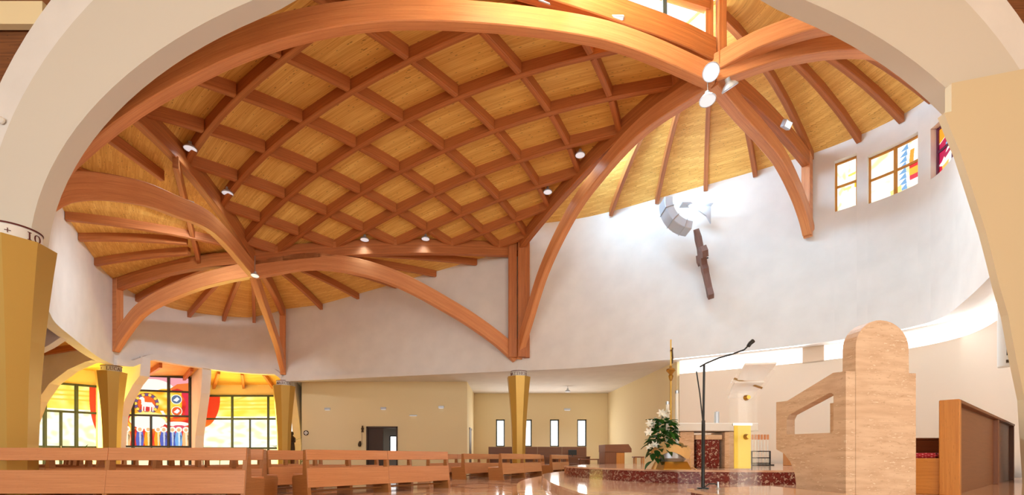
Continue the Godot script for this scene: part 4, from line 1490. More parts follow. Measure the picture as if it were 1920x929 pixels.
func build_altar() -> void:
	var o := thing("altar", "stone altar with a white slab top and a dark red marble shaft", "altar", "", P(4.2, 9.5, 0.56))
	var g := Geo.new()
	box(g, Vector3(-0.95, 0.75, -0.42), Vector3(0.75, 0.91, 0.42), Transform3D.IDENTITY, 0.012)
	part(o, "table_slab", g, M.white)
	for x in [[-0.86, -0.5], [0.12, 0.62]]:
		g = Geo.new()
		box(g, Vector3(x[0], 0, -0.32), Vector3(x[1], 0.74, 0.32), Transform3D.IDENTITY, 0.01)
		part(o, "leg", g, M.altar_stone)
	g = Geo.new()
	box(g, Vector3(-0.42, 0, -0.25), Vector3(0.05, 0.58, 0.25), Transform3D.IDENTITY, 0.01)
	part(o, "shaft", g, M.red_marble)
	g = Geo.new()
	box(g, Vector3(-0.46, 0.58, -0.28), Vector3(0.09, 0.68, 0.28), Transform3D.IDENTITY, 0.01)
	part(o, "shaft_cap", g, M.altar_stone)
	var c := thing("altar_candle", "short grey candle block standing on the white altar slab", "candle", "", P(4.3, 9.5, 1.475))
	g = Geo.new()
	lathe(g, [Vector2(0.05, 0.0), Vector2(0.05, 0.25), Vector2(0.043, 0.262), Vector2(0, 0.262)], 18)
	part(c, "wax", g, M.grey_metal)
	g = Geo.new()
	tube(g, [Vector3(0, 0.26, 0), Vector3(0, 0.28, 0)], 0.004, 5)
	part(c, "wick", g, M.black)
	# rack of six slim tapers
	var r := thing("candle_rack", "black rack holding six slim white tapers with brown tops behind the ambo", "candle rack", "", P(6.9, 12.6, 0.56))
	for i in 6:
		var x := -0.2 + i * 0.085
		g = Geo.new()
		tube(g, [Vector3(x, 0.02, 0), Vector3(x, 0.72, 0)], 0.016, 8)
		var t := part(r, "taper", g, M.wax)
		g = Geo.new()
		box(g, Vector3(x - 0.022, 0.72, -0.022), Vector3(x + 0.022, 0.86, 0.022))
		part(t, "taper_cap", g, M.glulam)
	for y in [0.05, 0.2, 0.38]:
		g = Geo.new()
		box(g, Vector3(-0.25, y, 0.02), Vector3(0.28, y + 0.025, 0.045))
		part(r, "rail", g, M.black)
	for x in [-0.25, 0.26]:
		g = Geo.new()
		box(g, Vector3(x, 0.0, 0.0), Vector3(x + 0.025, 0.4, 0.045))
		part(r, "upright", g, M.black)
	g = Geo.new()
	box(g, Vector3(-0.3, 0, -0.15), Vector3(0.32, 0.03, 0.15))
	part(r, "base", g, M.black)
	var b := thing("server_bench", "small honey-coloured wooden bench behind the stone seat", "bench", "", P(7.9, 12.3, 0.56))
	g = Geo.new()
	box(g, Vector3(-0.35, 0.0, -0.2), Vector3(0.5, 0.42, 0.2), Transform3D.IDENTITY, 0.01)
	part(b, "seat_box", g, M.honey)
	g = Geo.new()
	box(g, Vector3(-0.38, 0.0, -0.26), Vector3(-0.32, 0.72, 0.24), Transform3D.IDENTITY, 0.01)
	part(b, "end_panel", g, M.honey)
	# stall with tall back at the right
	var s := thing("clergy_stall", "long wooden clergy stall with a tall panelled back at the right", "stall", "", P(5.2, 5.3, 0.0))
	var d := Vector2(5.1, 4.0).normalized()
	var xf := Transform3D(Basis(Vector3(d.x, 0, -d.y), Vector3.UP, Vector3(d.x, 0, -d.y).cross(Vector3.UP)), Vector3.ZERO)
	var L := 6.3
	g = Geo.new()
	box(g, Vector3(-0.04, 0.32, -0.14), Vector3(0.06, 1.45, 0.04), xf, 0.008)
	part(s, "end_board", g, M.honey)
	for q in [[0.06, 3.74], [3.84, L - 0.06]]:
		g = Geo.new()
		box(g, Vector3(q[0], 0.32, -0.06), Vector3(q[1], 1.41, -0.03), xf)
		part(s, "back_panel", g, M.stall)
		g = Geo.new()
		box(g, Vector3(q[1] - 0.02, 0.32, -0.09), Vector3(q[1] + 0.1, 1.41, 0.03), xf, 0.006)
		part(s, "stile", g, M.stall)
	g = Geo.new()
	box(g, Vector3(0.06, 1.41, -0.14), Vector3(L, 1.45, 0.04), xf, 0.006)
	part(s, "top_rail", g, M.stall)
	g = Geo.new()
	box(g, Vector3(0.0, 0.32, -0.62), Vector3(L, 0.76, -0.1), xf, 0.008)
	part(s, "seat_box", g, M.honey)
	g = Geo.new()
	box(g, Vector3(0.02, 0.76, -0.58), Vector3(1.7, 0.825, -0.16), xf, 0.02)
	part(s, "cushion", g, M.red_cushion)
	var t := thing("low_partition", "low brown panelled partition between the stone seat and the clergy stall", "partition", "", P(4.9, 6.7, 0.32))
	for x in [0.0, 0.86]:
		g = Geo.new()
		box(g, Vector3(x, 0.0, -0.03), Vector3(x + 0.85, 0.71, 0.03), Transform3D.IDENTITY, 0.006)
		part(t, "panel", g, M.stall)
	g = Geo.new()
	box(g, Vector3(-0.02, 0.71, -0.04), Vector3(1.73, 0.74, 0.04), Transform3D.IDENTITY, 0.006)
	part(t, "cap_rail", g, M.stall)

func build_seat() -> void:
	# the stone presider's seat seen from behind
	var K := Vector2(3.1, 4.2)
	var o := thing("stone_seat", "tall travertine presider's seat with a rounded back and pierced arms", "seat", "", P(K.x, K.y, 0.32))
	var ex := Vector3(0.989, 0, -0.149)       # along the back
	var ez := Vector3(-0.149, 0, -0.989)      # towards the sitter's front
	var W := 0.76
	var y0 := -0.32
	# back slab with a rounded head
	var g := Geo.new()
	var poly := PackedVector2Array([Vector2(0.105, 0), Vector2(W - 0.075, 0), Vector2(W - 0.075, 1.44 + y0)])
	for k in 17:
		var a := PI * k / 16.0
		poly.append(Vector2(0.38 + 0.30 * cos(a) if a < PI / 2 else 0.375 + 0.27 * cos(a), (1.80 + y0 + 0.26 * sin(a))))
	var xb := Transform3D(Basis(ex, Vector3.UP, -ez), Vector3.ZERO)
	extrude(g, poly, xb, -0.14, 0.0)
	part(o, "back_slab", g, M.travertine)
	# arms: profile in (distance to the front, height)
	for x in [0.0, W - 0.075]:
		var xs := Transform3D(Basis(ez, Vector3.UP, ez.cross(Vector3.UP)), ex * (x + 0.1 if x == 0.0 else x + 0.075))
		var sgn := 1.0 if ez.cross(Vector3.UP).dot(ex) > 0 else -1.0
		var th := 0.1 if x == 0.0 else 0.075
		var z0 := -th if sgn > 0 else 0.0
		g = Geo.new()
		var low := [Vector2(0, 0), Vector2(0.60, 0), Vector2(0.60, 0.16), Vector2(0.62, 0.28), Vector2(0.68, 0.40), Vector2(0.77, 0.49), Vector2(0.89, 0.54), Vector2(0.89, 0.86), Vector2(0.735, 0.86), Vector2(0.735, 0.70), Vector2(0.15, 0.685), Vector2(0.135, 0.70), Vector2(0.135, 1.0), Vector2(0, 1.0)]
		extrude(g, PackedVector2Array(low), xs, z0, z0 + th)
		var up := [Vector2(0, 1.0), Vector2(0.135, 1.0), Vector2(0.135, 1.05), Vector2(0.16, 1.07), Vector2(0.19, 1.07), Vector2(0.70, 0.91), Vector2(0.735, 0.86), Vector2(0.89, 0.86), Vector2(0.89, 1.07), Vector2(0.725, 1.065), Vector2(0.14, 1.26), Vector2(0, 1.25)]
		extrude(g, PackedVector2Array(up), xs, z0, z0 + th)
		part(o, "arm_slab", g, M.travertine)
	g = Geo.new()
	box(g, Vector3(0.1, 0.0, -0.62), Vector3(W - 0.075, 0.46, -0.14), xb)
	part(o, "seat_block", g, M.travertine)

func build_ambo() -> void:
	var o := thing("ambo", "clear acrylic ambo column carrying a slanted reading desk", "lectern", "", P(2.36, 4.62, 0.455))
	for q in [[-0.10, -0.09, -0.09, 0.09], [0.09, 0.10, -0.09, 0.09], [-0.09, 0.09, -0.09, -0.08], [-0.09, 0.09, 0.08, 0.09]]:
		var g := Geo.new()
		box(g, Vector3(q[0], 0.0, q[2]), Vector3(q[1], 0.98, q[3]))
		part(o, "acrylic_panel", g, M.acrylic)
	var gg := Geo.new()
	box(gg, Vector3(-0.085, 0.2, -0.02), Vector3(0.085, 0.66, -0.01))  # added sheet, painted as the yellow background refracted through the acrylic
	var m := mat("refraction_yellow", Color(0.95, 0.82, 0.22), 0.5)
	part(o, "yellow_refraction", gg, m)
	gg = Geo.new()
	box(gg, Vector3(-0.1, 0.64, -0.022), Vector3(0.1, 0.665, -0.008))  # rod edging the added refraction sheet
	part(o, "sheet_rod", gg, M.steel)
	for y in [0.52, 0.91]:
		gg = Geo.new()
		lathe(gg, [Vector2(0.0, -0.02), Vector2(0.03, -0.02), Vector2(0.02, 0.03), Vector2(0.0, 0.03)], 12, false, Transform3D(Basis(Vector3.RIGHT, PI / 2), Vector3(-0.02, y, 0.12)))
		part(o, "clamp", gg, M.brass)
	# the desk slopes down to the right, towards the reader beside the stone seat
	var desk := Transform3D(Basis(Vector3.RIGHT, -0.6) * Basis(Vector3(0, 0, -1), Vector3(sin(0.5), cos(0.5), 0), Vector3(cos(0.5), -sin(0.5), 0)), Vector3(0.06, 1.08, 0.0))
	gg = Geo.new()
	box(gg, Vector3(-0.24, -0.012, -0.15), Vector3(0.24, 0.0, 0.15), desk)
	part(o, "desk", gg, M.acrylic)
	var b := thing("open_book", "open book with white pages lying on the clear ambo", "book", "", P(2.36, 4.62, 0.455))
	for s in [-1.0, 1.0]:
		gg = Geo.new()
		var path := []
		for i in 7:
			var t := i / 6.0
			path.append(desk * Vector3(s * (0.012 + 0.24 * t), 0.02 + 0.03 * sin(PI * (0.15 + 0.8 * t)), 0))
		sweep(gg, path, rect_profile(0.29, -0.018, 0.0, 0.003), false)
		part(b, "page_block", gg, M.paper)
	gg = Geo.new()
	box(gg, Vector3(0.05, 0.056, -0.14), Vector3(0.075, 0.060, 0.15), desk)
	part(b, "ribbon", gg, M.brass)
	# microphone stand
	var s := thing("microphone_stand", "thin black microphone stand with a long gooseneck beside the ambo", "microphone", "", P(1.90, 4.5, 0.455))
	gg = Geo.new()
	tube(gg, [Vector3(0, 0, 0), Vector3(0.004, 0.68, 0)], 0.017, 10)
	part(s, "lower_pole", gg, M.black)
	gg = Geo.new()
	tube(gg, [Vector3(0.004, 0.66, 0), Vector3(0.012, 1.235, 0)], 0.011, 10)
	part(s, "upper_pole", gg, M.black)
	gg = Geo.new()
	tube(gg, [Vector3(-0.03, 1.215, 0), Vector3(0.03, 1.25, 0), Vector3(0.16, 1.305, 0), Vector3(0.30, 1.345, 0), Vector3(0.41, 1.385, 0), Vector3(0.455, 1.43, 0)], 0.008, 8)
	part(s, "gooseneck", gg, M.black)
	gg = Geo.new()
	tube(gg, [Vector3(0.45, 1.42, 0), Vector3(0.47, 1.45, 0), Vector3(0.50, 1.475, 0)], 0.018, 10, 0.022)
	part(s, "microphone_head", gg, M.black)
	gg = Geo.new()
	tube(gg, [Vector3(-0.065, 1.17, 0.0), Vector3(-0.04, 0.95, 0.02), Vector3(-0.005, 0.6, 0.025), Vector3(0.0, 0.2, 0.02)], 0.006, 6)
	part(s, "cable", gg, M.black)
	gg = Geo.new()
	lathe(gg, [Vector2(0.0, 0.0), Vector2(0.055, 0.0), Vector2(0.055, 0.012), Vector2(0.0, 0.02)], 20)
	part(s, "foot", gg, M.black)
	gg = Geo.new()
	tube(gg, [Vector3(0.02, 0.02, 0), Vector3(0.06, 0.05, 0), Vector3(0.12, 0.05, 0), Vector3(0.15, 0.03, 0), Vector3(0.15, 0.005, 0)], 0.006, 6)
	part(s, "plug_lead", gg, M.black)
	gg = Geo.new()
	lathe(gg, [Vector2(0.022, 0.0), Vector2(0.018, 0.01), Vector2(0.012, 0.012), Vector2(0.012, 0.07), Vector2(0, 0.07)], 12, false, Transform3D(Basis.IDENTITY, Vector3(0.15, 0, 0)))
	part(s, "floor_socket", gg, M.steel)

func build_flowers() -> void:
	var base := P(2.86, 8.15, 0.56)
	var o := thing("flower_arrangement", "white lilies and green leaves in a steel bowl wrapped in peach gauze", "flowers", "", base)
	var g := Geo.new()
	var xf4 := Transform3D(Basis(Vector3.UP, 0.12), Vector3.ZERO)
	lathe(g, [Vector2(0.36, 0.0), Vector2(0.36, 0.012), Vector2(0.29, 0.14), Vector2(0.0, 0.14)], 4, true, xf4, PI / 4)
	part(o, "pedestal", g, M.brass)
	g = Geo.new()
	lathe(g, [Vector2(0.0, 0.14), Vector2(0.22, 0.14), Vector2(0.27, 0.2), Vector2(0.285, 0.34), Vector2(0.25, 0.34), Vector2(0.0, 0.30)], 28)
	part(o, "bowl", g, M.steel)
	# gauze draped round the rim, gathered and trailing
	g = Geo.new()
	var R := []
	for k in 33:
		var a := TAU * k / 32.0
		var hi := 0.43 + 0.05 * sin(a * 2 + 3.2) + 0.02 * sin(a * 9)
		var lo := 0.25 + 0.06 * sin(a * 3 + 2.2) - (0.12 if k > 18 and k < 26 else 0.0)
		var rr := 0.305 + 0.018 * sin(a * 11)
		R.append([Vector3(cos(a) * (rr - 0.03), hi, sin(a) * (rr - 0.03)), Vector3(cos(a) * (rr + 0.03), (hi + lo) / 2, sin(a) * (rr + 0.03)), Vector3(cos(a) * (rr + 0.01), lo, sin(a) * (rr + 0.01))])
	for k in 32:
		var a := TAU * (k + 0.5) / 32.0
		var nn := Vector3(cos(a), 0.3, sin(a)).normalized()
		for i in 2:
			g.quad(R[k][i], R[k + 1][i], R[k + 1][i + 1], R[k][i + 1], nn)
	part(o, "gauze_wrap", g, M.cloth)
	for q in [[Vector3(0.25, 0.36, 0.1), Vector3(0.29, 0.24, 0.12), Vector3(0.31, 0.06, 0.14), Vector3(0.40, 0.0, 0.18)], [Vector3(-0.24, 0.26, 0.14), Vector3(-0.30, 0.14, 0.18), Vector3(-0.36, 0.0, 0.2)]]:
		g = Geo.new()
		sweep(g, q, rect_profile(0.05, -0.004, 0.004, 0.001), false)
		part(o, "gauze_tail", g, M.cloth)
	var rng := RandomNumberGenerator.new()
	rng.seed = 17
	var lm := [leaf_mesh(0.17, 0.11, 0.05), leaf_mesh(0.14, 0.09, 0.03), leaf_mesh(0.21, 0.10, 0.08)]
	for i in 130:
		var t := rng.randf()
		var a := rng.randf() * TAU
		var r := (0.05 + 0.19 * sqrt(rng.randf())) * (1.0 - 0.55 * t)
		var m := part_mesh(o, "leaf", lm[i % 3], M.leaf if rng.randf() > 0.35 else M.leaf_dark)
		m.rotation_order = EULER_ORDER_YXZ
		m.position = Vector3(-0.16 + cos(a) * r + 0.03 * t, 0.36 + 0.52 * t, sin(a) * r + 0.05)
		m.rotation = Vector3(rng.randf_range(-0.7, 0.5), PI / 2 - a + rng.randf_range(-0.6, 0.6), rng.randf_range(-0.5, 0.5))
	for i in 16:
		var a := rng.randf() * TAU
		var m := part_mesh(o, "leaf", lm[i % 3], M.leaf_dark)
		m.rotation_order = EULER_ORDER_YXZ
		m.position = Vector3(-0.32 + 0.06 * cos(a), 0.10 + rng.randf() * 0.25, 0.10 + 0.06 * sin(a))
		m.rotation = Vector3(rng.randf_range(0.0, 0.9), PI / 2 - a, 0)
	var pm := petal_mesh()
	for q in [[-0.18, 0.98, 0.1, 0.2], [-0.10, 0.92, 0.14, -0.4], [-0.20, 0.90, 0.16, 0.9], [-0.14, 1.03, 0.08, 1.6], [-0.40, 0.80, 0.1, 0.4], [-0.33, 0.74, 0.16, -0.3], [-0.44, 0.71, 0.12, 1.0], [-0.36, 0.84, 0.08, 1.4], [-0.42, 0.64, 0.16, 0.2], [-0.36, 0.40, 0.2, 0.6], [-0.38, 0.34, 0.18, -0.2]]:
		var m := part_mesh(o, "lily", pm, M.petal)
		m.position = Vector3(q[0], q[1], q[2] - 0.05)
		m.rotation_order = EULER_ORDER_YXZ
		m.rotation = Vector3(-0.5 + 0.3 * sin(q[3] * 5), q[3] - 0.6, 0)
		m.scale = Vector3.ONE * 0.95
	for c in [["tall slim white altar candle right of the processional cross", 0.12, 0.18, 1.25], ["shorter slim white altar candle left of the processional cross", -0.05, 0.30, 1.05]]:
		var cn := thing("altar_candle", c[0], "candle", "slim candles in the flower arrangement", base + Vector3(c[1], c[2] + 0.14, -0.02))
		g = Geo.new()
		lathe(g, [Vector2(0.0, 0.0), Vector2(0.031, 0.0), Vector2(0.031, c[3] - c[2]), Vector2(0.0, c[3] - c[2])], 16)
		part(cn, "wax", g, M.wax)
		g = Geo.new()
		lathe(g, [Vector2(0.034, c[3] - c[2] - 0.02), Vector2(0.036, c[3] - c[2] + 0.03), Vector2(0.012, c[3] - c[2] + 0.035), Vector2(0.0, c[3] - c[2] + 0.05)], 16)
		part(cn, "follower", g, M.steel)
	var cr := thing("processional_cross", "tall brass processional crucifix rising out of the flowers", "cross", "", base + Vector3(0.02, 0.3, -0.05))
	g = Geo.new()
	tube(g, [Vector3(0, 0.02, 0), Vector3(0, 1.40, 0)], 0.018, 10)
	part(cr, "staff", g, M.brass)
	g = Geo.new()
	lathe(g, [Vector2(0.018, 1.30), Vector2(0.03, 1.33), Vector2(0.045, 1.39), Vector2(0.03, 1.42), Vector2(0.05, 1.45), Vector2(0.085, 1.49), Vector2(0.075, 1.52), Vector2(0.03, 1.54), Vector2(0.018, 1.58)], 20)
	part(cr, "knob", g, M.brass)
	g = Geo.new()
	var tw := Transform3D(Basis(Vector3.UP, 1.25), Vector3.ZERO)
	box(g, Vector3(-0.018, 1.55, -0.012), Vector3(0.018, 2.05, 0.012), tw)
	box(g, Vector3(-0.15, 1.84, -0.012), Vector3(0.15, 1.876, 0.012), tw)
	part(cr, "crucifix", g, M.brass)
	g = Geo.new()
	tube(g, [tw * Vector3(0, 1.62, 0.02), tw * Vector3(0.01, 1.72, 0.03), tw * Vector3(0, 1.86, 0.02), tw * Vector3(0.01, 1.90, 0.03)], 0.016, 8)
	part(cr, "corpus", g, M.bronze)

func build_details() -> void:
	# wall cross, leaning out from the wall
	var foot := PE(Vector2(7.6, 17.25), 6.08)
	var head := PE(Vector2(6.92, 17.0), 8.62)
	var o := thing("wall_crucifix", "large dark wooden cross leaning out from the curved wall", "cross", "", foot)
	var up := (head - foot).normalized()
	var arm := Vector3(-0.30, 0, 0.95).normalized()
	arm = (arm - up * arm.dot(up)).normalized()
	var nrm := arm.cross(up).normalized()
	var H := (head - foot).length()
	var xf := Transform3D(Basis(arm, up, nrm), Vector3.ZERO)
	var poly := PackedVector2Array()
	var half := [Vector2(0.0, 0.0), Vector2(0.2, 0.14), Vector2(0.14, 0.42), Vector2(0.17, 0.95), Vector2(0.25, 1.12), Vector2(0.18, 1.3), Vector2(0.3, 1.5), Vector2(0.66, 1.42), Vector2(0.84, 1.62), Vector2(0.66, 1.84), Vector2(0.3, 1.76), Vector2(0.16, 1.95), Vector2(0.2, 2.3), Vector2(0.0, H)]
	for p in half:
		poly.append(p)
	for i in range(half.size() - 2, 0, -1):
		poly.append(Vector2(-half[i].x, half[i].y))
	var g := Geo.new()
	extrude(g, poly, xf, -0.10, 0.10)
	part(o, "cross_body", g, M.cross_wood)
	g = Geo.new()
	tube(g, [xf * Vector3(-0.5, 1.62, -0.09), xf * Vector3(-0.62, 1.62, -0.3)], 0.03, 8)
	part(o, "wall_bracket", g, M.black)
	# curved luminaire above the cross
	var lp := PE(Vector2(7.35, 17.2), 9.15)
	var l := thing("wall_luminaire", "silver curved wall floodlight on a triangular bracket above the cross", "lamp", "", lp)
	var path := []
	for k in 11:
		var a := lerpf(PI * 0.98, PI * 1.47, k / 10.0)
		path.append(Vector3(cos(a) * 0.95 - 0.62, sin(a) * 0.95 + 0.42, 0.25))
	g = Geo.new()
	sweep(g, path, rect_profile(0.62, -0.17, 0.13, 0.02), false)
	part(l, "housing", g, M.grey_metal)
	for k in [2, 5, 8]:
		g = Geo.new()
		sweep(g, [path[k] + (path[k + 1] - path[k]) * 0.3, path[k] + (path[k + 1] - path[k]) * 0.42], rect_profile(0.66, -0.19, 0.15, 0.005), false)
		part(l, "rib", g, M.steel)
	g = Geo.new()
	sweep(g, path.slice(1, 10), rect_profile(0.5, 0.131, 0.145, 0.002), false)
	part(l, "lamp_glass", g, M.spot_face)
	g = Geo.new()
	box(g, Vector3(-0.95, 0.44, -0.10), Vector3(0.22, 0.49, 0.20))
	part(l, "bracket_arm", g, M.grey_metal)
	g = Geo.new()
	extrude(g, PackedVector2Array([Vector2(-0.75, 0.44), Vector2(0.2, 0.44), Vector2(0.2, -0.22), Vector2(0.04, 0.06), Vector2(-0.26, 0.28)]), Transform3D.IDENTITY, -0.03, 0.03)
	part(l, "gusset", g, M.grey_metal)
	# lamps
	lamp("node_lamp", "round floodlight at the centre of the right-hand timber node", P(4.92, 11.18, 9.55 + EYE), 0.2, Vector3(-0.25, -0.8, 0.6), 0.0, 15.0, Color(0.74, 0.9, 1.0))
	lamp("node_lamp", "round floodlight to the right of the right-hand timber node", P(5.50, 11.4, 9.33 + EYE), 0.2, Vector3(0.5, -0.8, -0.35), 0.0, 15.0, Color(0.68, 0.9, 1.0))
	lamp("node_lamp", "round pendant lamp hanging just below the right-hand timber node", P(4.93, 11.4, 9.02 + EYE), 0.2, Vector3(0, -1, 0.12), 0.6, 15.0, Color(0.74, 0.9, 1.0))
	lamp("node_lamp", "small pendant lamp hanging at the left-hand timber node", P(-9.55, 16.8, 6.78 + EYE), 0.14, Vector3(0.0, -1, 0.2), 0.75, 45.0)
	var spots := [[0.04, 0.555, "at the top left of the vault"], [0.05, 0.36, "near the left node"], [0.40, 0.05, "left of centre on the lower edge"], [0.60, 0.05, "right of centre on the lower edge"], [0.945, 0.385, "low on the right edge"], [0.95, 0.58, "high on the right edge"]]
	for q in spots:
		lamp("vault_lamp", "round white lamp under the coffered vault, " + q[2], lat(q[0], q[1], 0.02), 0.17, Vector3.DOWN, 0.0, 2.0)
	spot("square spotlight on the rafter beside the timber post of the curved wall", P(8.16, 13.35, 9.86 + EYE), P(11, 8, 7), 12.0)
	spot("square spotlight on the beam under the clerestory glass, left one", P(0.78, 10.42, 10.62 + EYE), P(3, 4, 2))
	spot("square spotlight on the beam under the clerestory glass, right one", P(2.52, 10.83, 10.48 + EYE), P(3, 4, 2))
	spot("square spotlight on the rafters left of the vault, upper one", P(-9.75, 13.6, 7.6 + EYE), P(-14, 18, 3), 12.0)
	spot("square spotlight on the rafters left of the vault, lower one", P(-10.1, 14.5, 7.6 + EYE), P(-14, 18, 3), 12.0)
	var kn := thing("ceiling_sensor", "small white sensor on the edge of the great white arch", "sensor", "", P(-9.0, 7.98, 5.96 + EYE))
	g = Geo.new()
	lathe(g, [Vector2(0.06, 0.0), Vector2(0.06, 0.03), Vector2(0.03, 0.07), Vector2(0, 0.075)], 16, false, Transform3D(Basis(Vector3.RIGHT, PI / 2), Vector3.ZERO))
	part(kn, "dome", g, M.white)
	# chapel fittings
	var n := 0
	for q in [[-9.9, 24.3, 3.05, 0.3, "left of the doorway"], [-6.9, 24.3, 3.08, 0.3, "above the doorway"], [-5.3, 24.3, 2.7, 0.42, "a slim plate right of the doorway"], [-3.8, 24.3, 3.15, 0.3, "near the end of the doorway wall"], [3.5, 28.7, 3.5, 0.4, "on the chapel back wall above the slit windows"]]:
		var e := thing("wall_lamp", "small grey wall lamp " + q[4], "lamp", "small wall lamps", P(q[0], q[1] - 0.005, q[2] + EYE - 0.4))
		g = Geo.new()
		box(g, Vector3(-q[3] / 2, -0.06 if n != 2 else -0.025, 0.0), Vector3(q[3] / 2, 0.06 if n != 2 else 0.025, 0.08), Transform3D.IDENTITY, 0.01)
		part(e, "housing", g, M.grey_metal)
		g = Geo.new()
		box(g, Vector3(-q[3] / 2 + 0.03, -0.075 if n != 2 else -0.035, 0.01), Vector3(q[3] / 2 - 0.03, -0.062 if n != 2 else -0.027, 0.07))
		part(e, "lamp_glass", g, M.lamp_face)
		n += 1
	for q in [[-11.05, 24.28, 2.12, "at the left end of the doorway wall", 0.0], [6.62, 22.2, 2.0, "on the wall right of the chapel", 0.0]]:
		var e := thing("consecration_cross", "round dark disc with a pale cross " + q[3], "emblem", "", P(q[0], q[1], q[2]), -1.47 if q[0] > 0 else 0.0)
		g = Geo.new()
		lathe(g, [Vector2(0.14, 0.0), Vector2(0.14, 0.025), Vector2(0.0, 0.025)], 24, false, Transform3D(Basis(Vector3.RIGHT, PI / 2), Vector3.ZERO))
		part(e, "disc", g, M.bronze)
		g = Geo.new()
		for a in 4:
			var tw := Transform3D(Basis(Vector3.BACK, a * PI / 2), Vector3.ZERO)
			extrude(g, PackedVector2Array([Vector2(-0.015, 0), Vector2(0.015, 0), Vector2(0.05, 0.1), Vector2(-0.05, 0.1)]), tw, 0.026, 0.034)
		part(e, "cross", g, M.white)
	var hs := thing("wall_figure", "little dark bracket figure with a hanging cord beside the doorway", "ornament", "", P(-8.0, 24.28, 2.25))
	g = Geo.new()
	lathe(g, [Vector2(0.0, 0.0), Vector2(0.07, 0.0), Vector2(0.05, 0.1), Vector2(0.08, 0.2), Vector2(0.045, 0.27), Vector2(0.05, 0.32), Vector2(0.0, 0.37)], 12, false, Transform3D(Basis.IDENTITY, Vector3(0, -0.1, 0.08)))
	part(hs, "figure", g, M.bronze)
	g = Geo.new()
	tube(g, [Vector3(-0.04, -0.1, 0.06), Vector3(-0.04, -0.75, 0.05)], 0.008, 5)
	part(hs, "cord", g, M.bronze)
	var st := thing("wall_stoup", "small dark rounded holy-water stoup on the wall beside the doorway", "stoup", "", P(-8.15, 24.28, 1.5))
	g = Geo.new()
	lathe(g, [Vector2(0.0, -0.13), Vector2(0.07, -0.1), Vector2(0.09, 0.0), Vector2(0.06, 0.1), Vector2(0.02, 0.16), Vector2(0.0, 0.17)], 14, false, Transform3D(Basis.IDENTITY, Vector3(0, 0, 0.09)))
	part(st, "bowl", g, M.bronze)
	g = Geo.new()
	box(g, Vector3(-0.05, -0.1, 0.0), Vector3(0.05, 0.18, 0.03))
	part(st, "backplate", g, M.bronze)
	lamp("chapel_pendant", "white bell-shaped pendant lamp under the chapel ceiling", P(3.2, 26.0, 3.82 + EYE), 0.17, Vector3.DOWN, 0.42, 8.0)
	# stalls along the chapel wall
	var s := thing("choir_stall", "long dark wooden choir stall under the slit windows", "stall", "", P(-1.4, 26.9, 0))
	for i in 4:
		g = Geo.new()
		box(g, Vector3(i * 1.46, 0.0, -0.05), Vector3(i * 1.46 + 1.45, 1.44, 0.0), Transform3D.IDENTITY, 0.006)
		part(s, "back_panel", g, M.stall)
	g = Geo.new()
	box(g, Vector3(0, 0.38, 0.0), Vector3(5.84, 0.44, 0.5), Transform3D.IDENTITY, 0.008)
	part(s, "seat", g, M.stall)
	g = Geo.new()
	box(g, Vector3(0, 0.82, 0.9), Vector3(5.84, 0.86, 1.3), Transform3D.IDENTITY, 0.006)
	part(s, "book_rest", g, M.stall)
	for x in [0.0, 1.9, 3.9, 5.78]:
		g = Geo.new()
		box(g, Vector3(x, 0.0, 0.0), Vector3(x + 0.06, 0.84, 1.2), Transform3D.IDENTITY, 0.006)
		part(s, "divider", g, M.stall)
	var mo := thing("monitor", "small black monitor on the choir stall", "monitor", "", P(3.45, 25.8, 0.862))
	g = Geo.new()
	box(g, Vector3(-0.24, 0.08, -0.02), Vector3(0.24, 0.38, 0.02), Transform3D(Basis(Vector3.RIGHT, -0.12), Vector3.ZERO), 0.008)
	part(mo, "screen", g, M.black)
	g = Geo.new()
	lathe(g, [Vector2(0.0, 0.0), Vector2(0.1, 0.0), Vector2(0.1, 0.012), Vector2(0.02, 0.02), Vector2(0.02, 0.15), Vector2(0, 0.15)], 14)
	part(mo, "stand", g, M.black)
	var lc := thing("wooden_lectern", "brown boxy wooden lectern with an overhanging top near the chapel", "lectern", "", P(3.85, 17.3, 0.0), 0.15)
	g = Geo.new()
	box(g, Vector3(-0.42, 0, -0.35), Vector3(0.36, 1.0, 0.3), Transform3D.IDENTITY, 0.01)
	part(lc, "body", g, M.stall)
	g = Geo.new()
	extrude(g, PackedVector2Array([Vector2(-0.42, 1.0), Vector2(0.62, 0.98), Vector2(0.62, 1.12), Vector2(0.5, 1.29), Vector2(-0.42, 1.27)]), Transform3D.IDENTITY, -0.38, 0.33)
	part(lc, "desk_top", g, M.stall)
	g = Geo.new()
	box(g, Vector3(0.03, 0.02, 0.301), Vector3(0.34, 0.96, 0.315))
	part(lc, "front_panel", g, M.honey)
	var sl := thing("stool", "small honey-coloured stool right of the wooden lectern", "stool", "", P(5.0, 17.8, 0.0))
	g = Geo.new()
	box(g, Vector3(-0.24, 0.78, -0.16), Vector3(0.16, 0.83, 0.2), Transform3D.IDENTITY, 0.006)
	part(sl, "seat", g, M.stall)
	for q in [[-0.2, -0.12], [0.1, -0.12], [-0.2, 0.15], [0.1, 0.15]]:
		g = Geo.new()
		box(g, Vector3(q[0], 0.0, q[1]), Vector3(q[0] + 0.05, 0.78, q[1] + 0.05))
		part(sl, "leg", g, M.honey)
	var tb := thing("side_table", "low dark side table between the stalls and the wooden lectern", "table", "", P(3.55, 20.6, 0.0))
	g = Geo.new()
	box(g, Vector3(-0.5, 0.68, -0.25), Vector3(0.45, 0.73, 0.25), Transform3D.IDENTITY, 0.006)
	part(tb, "table_top", g, M.stall)
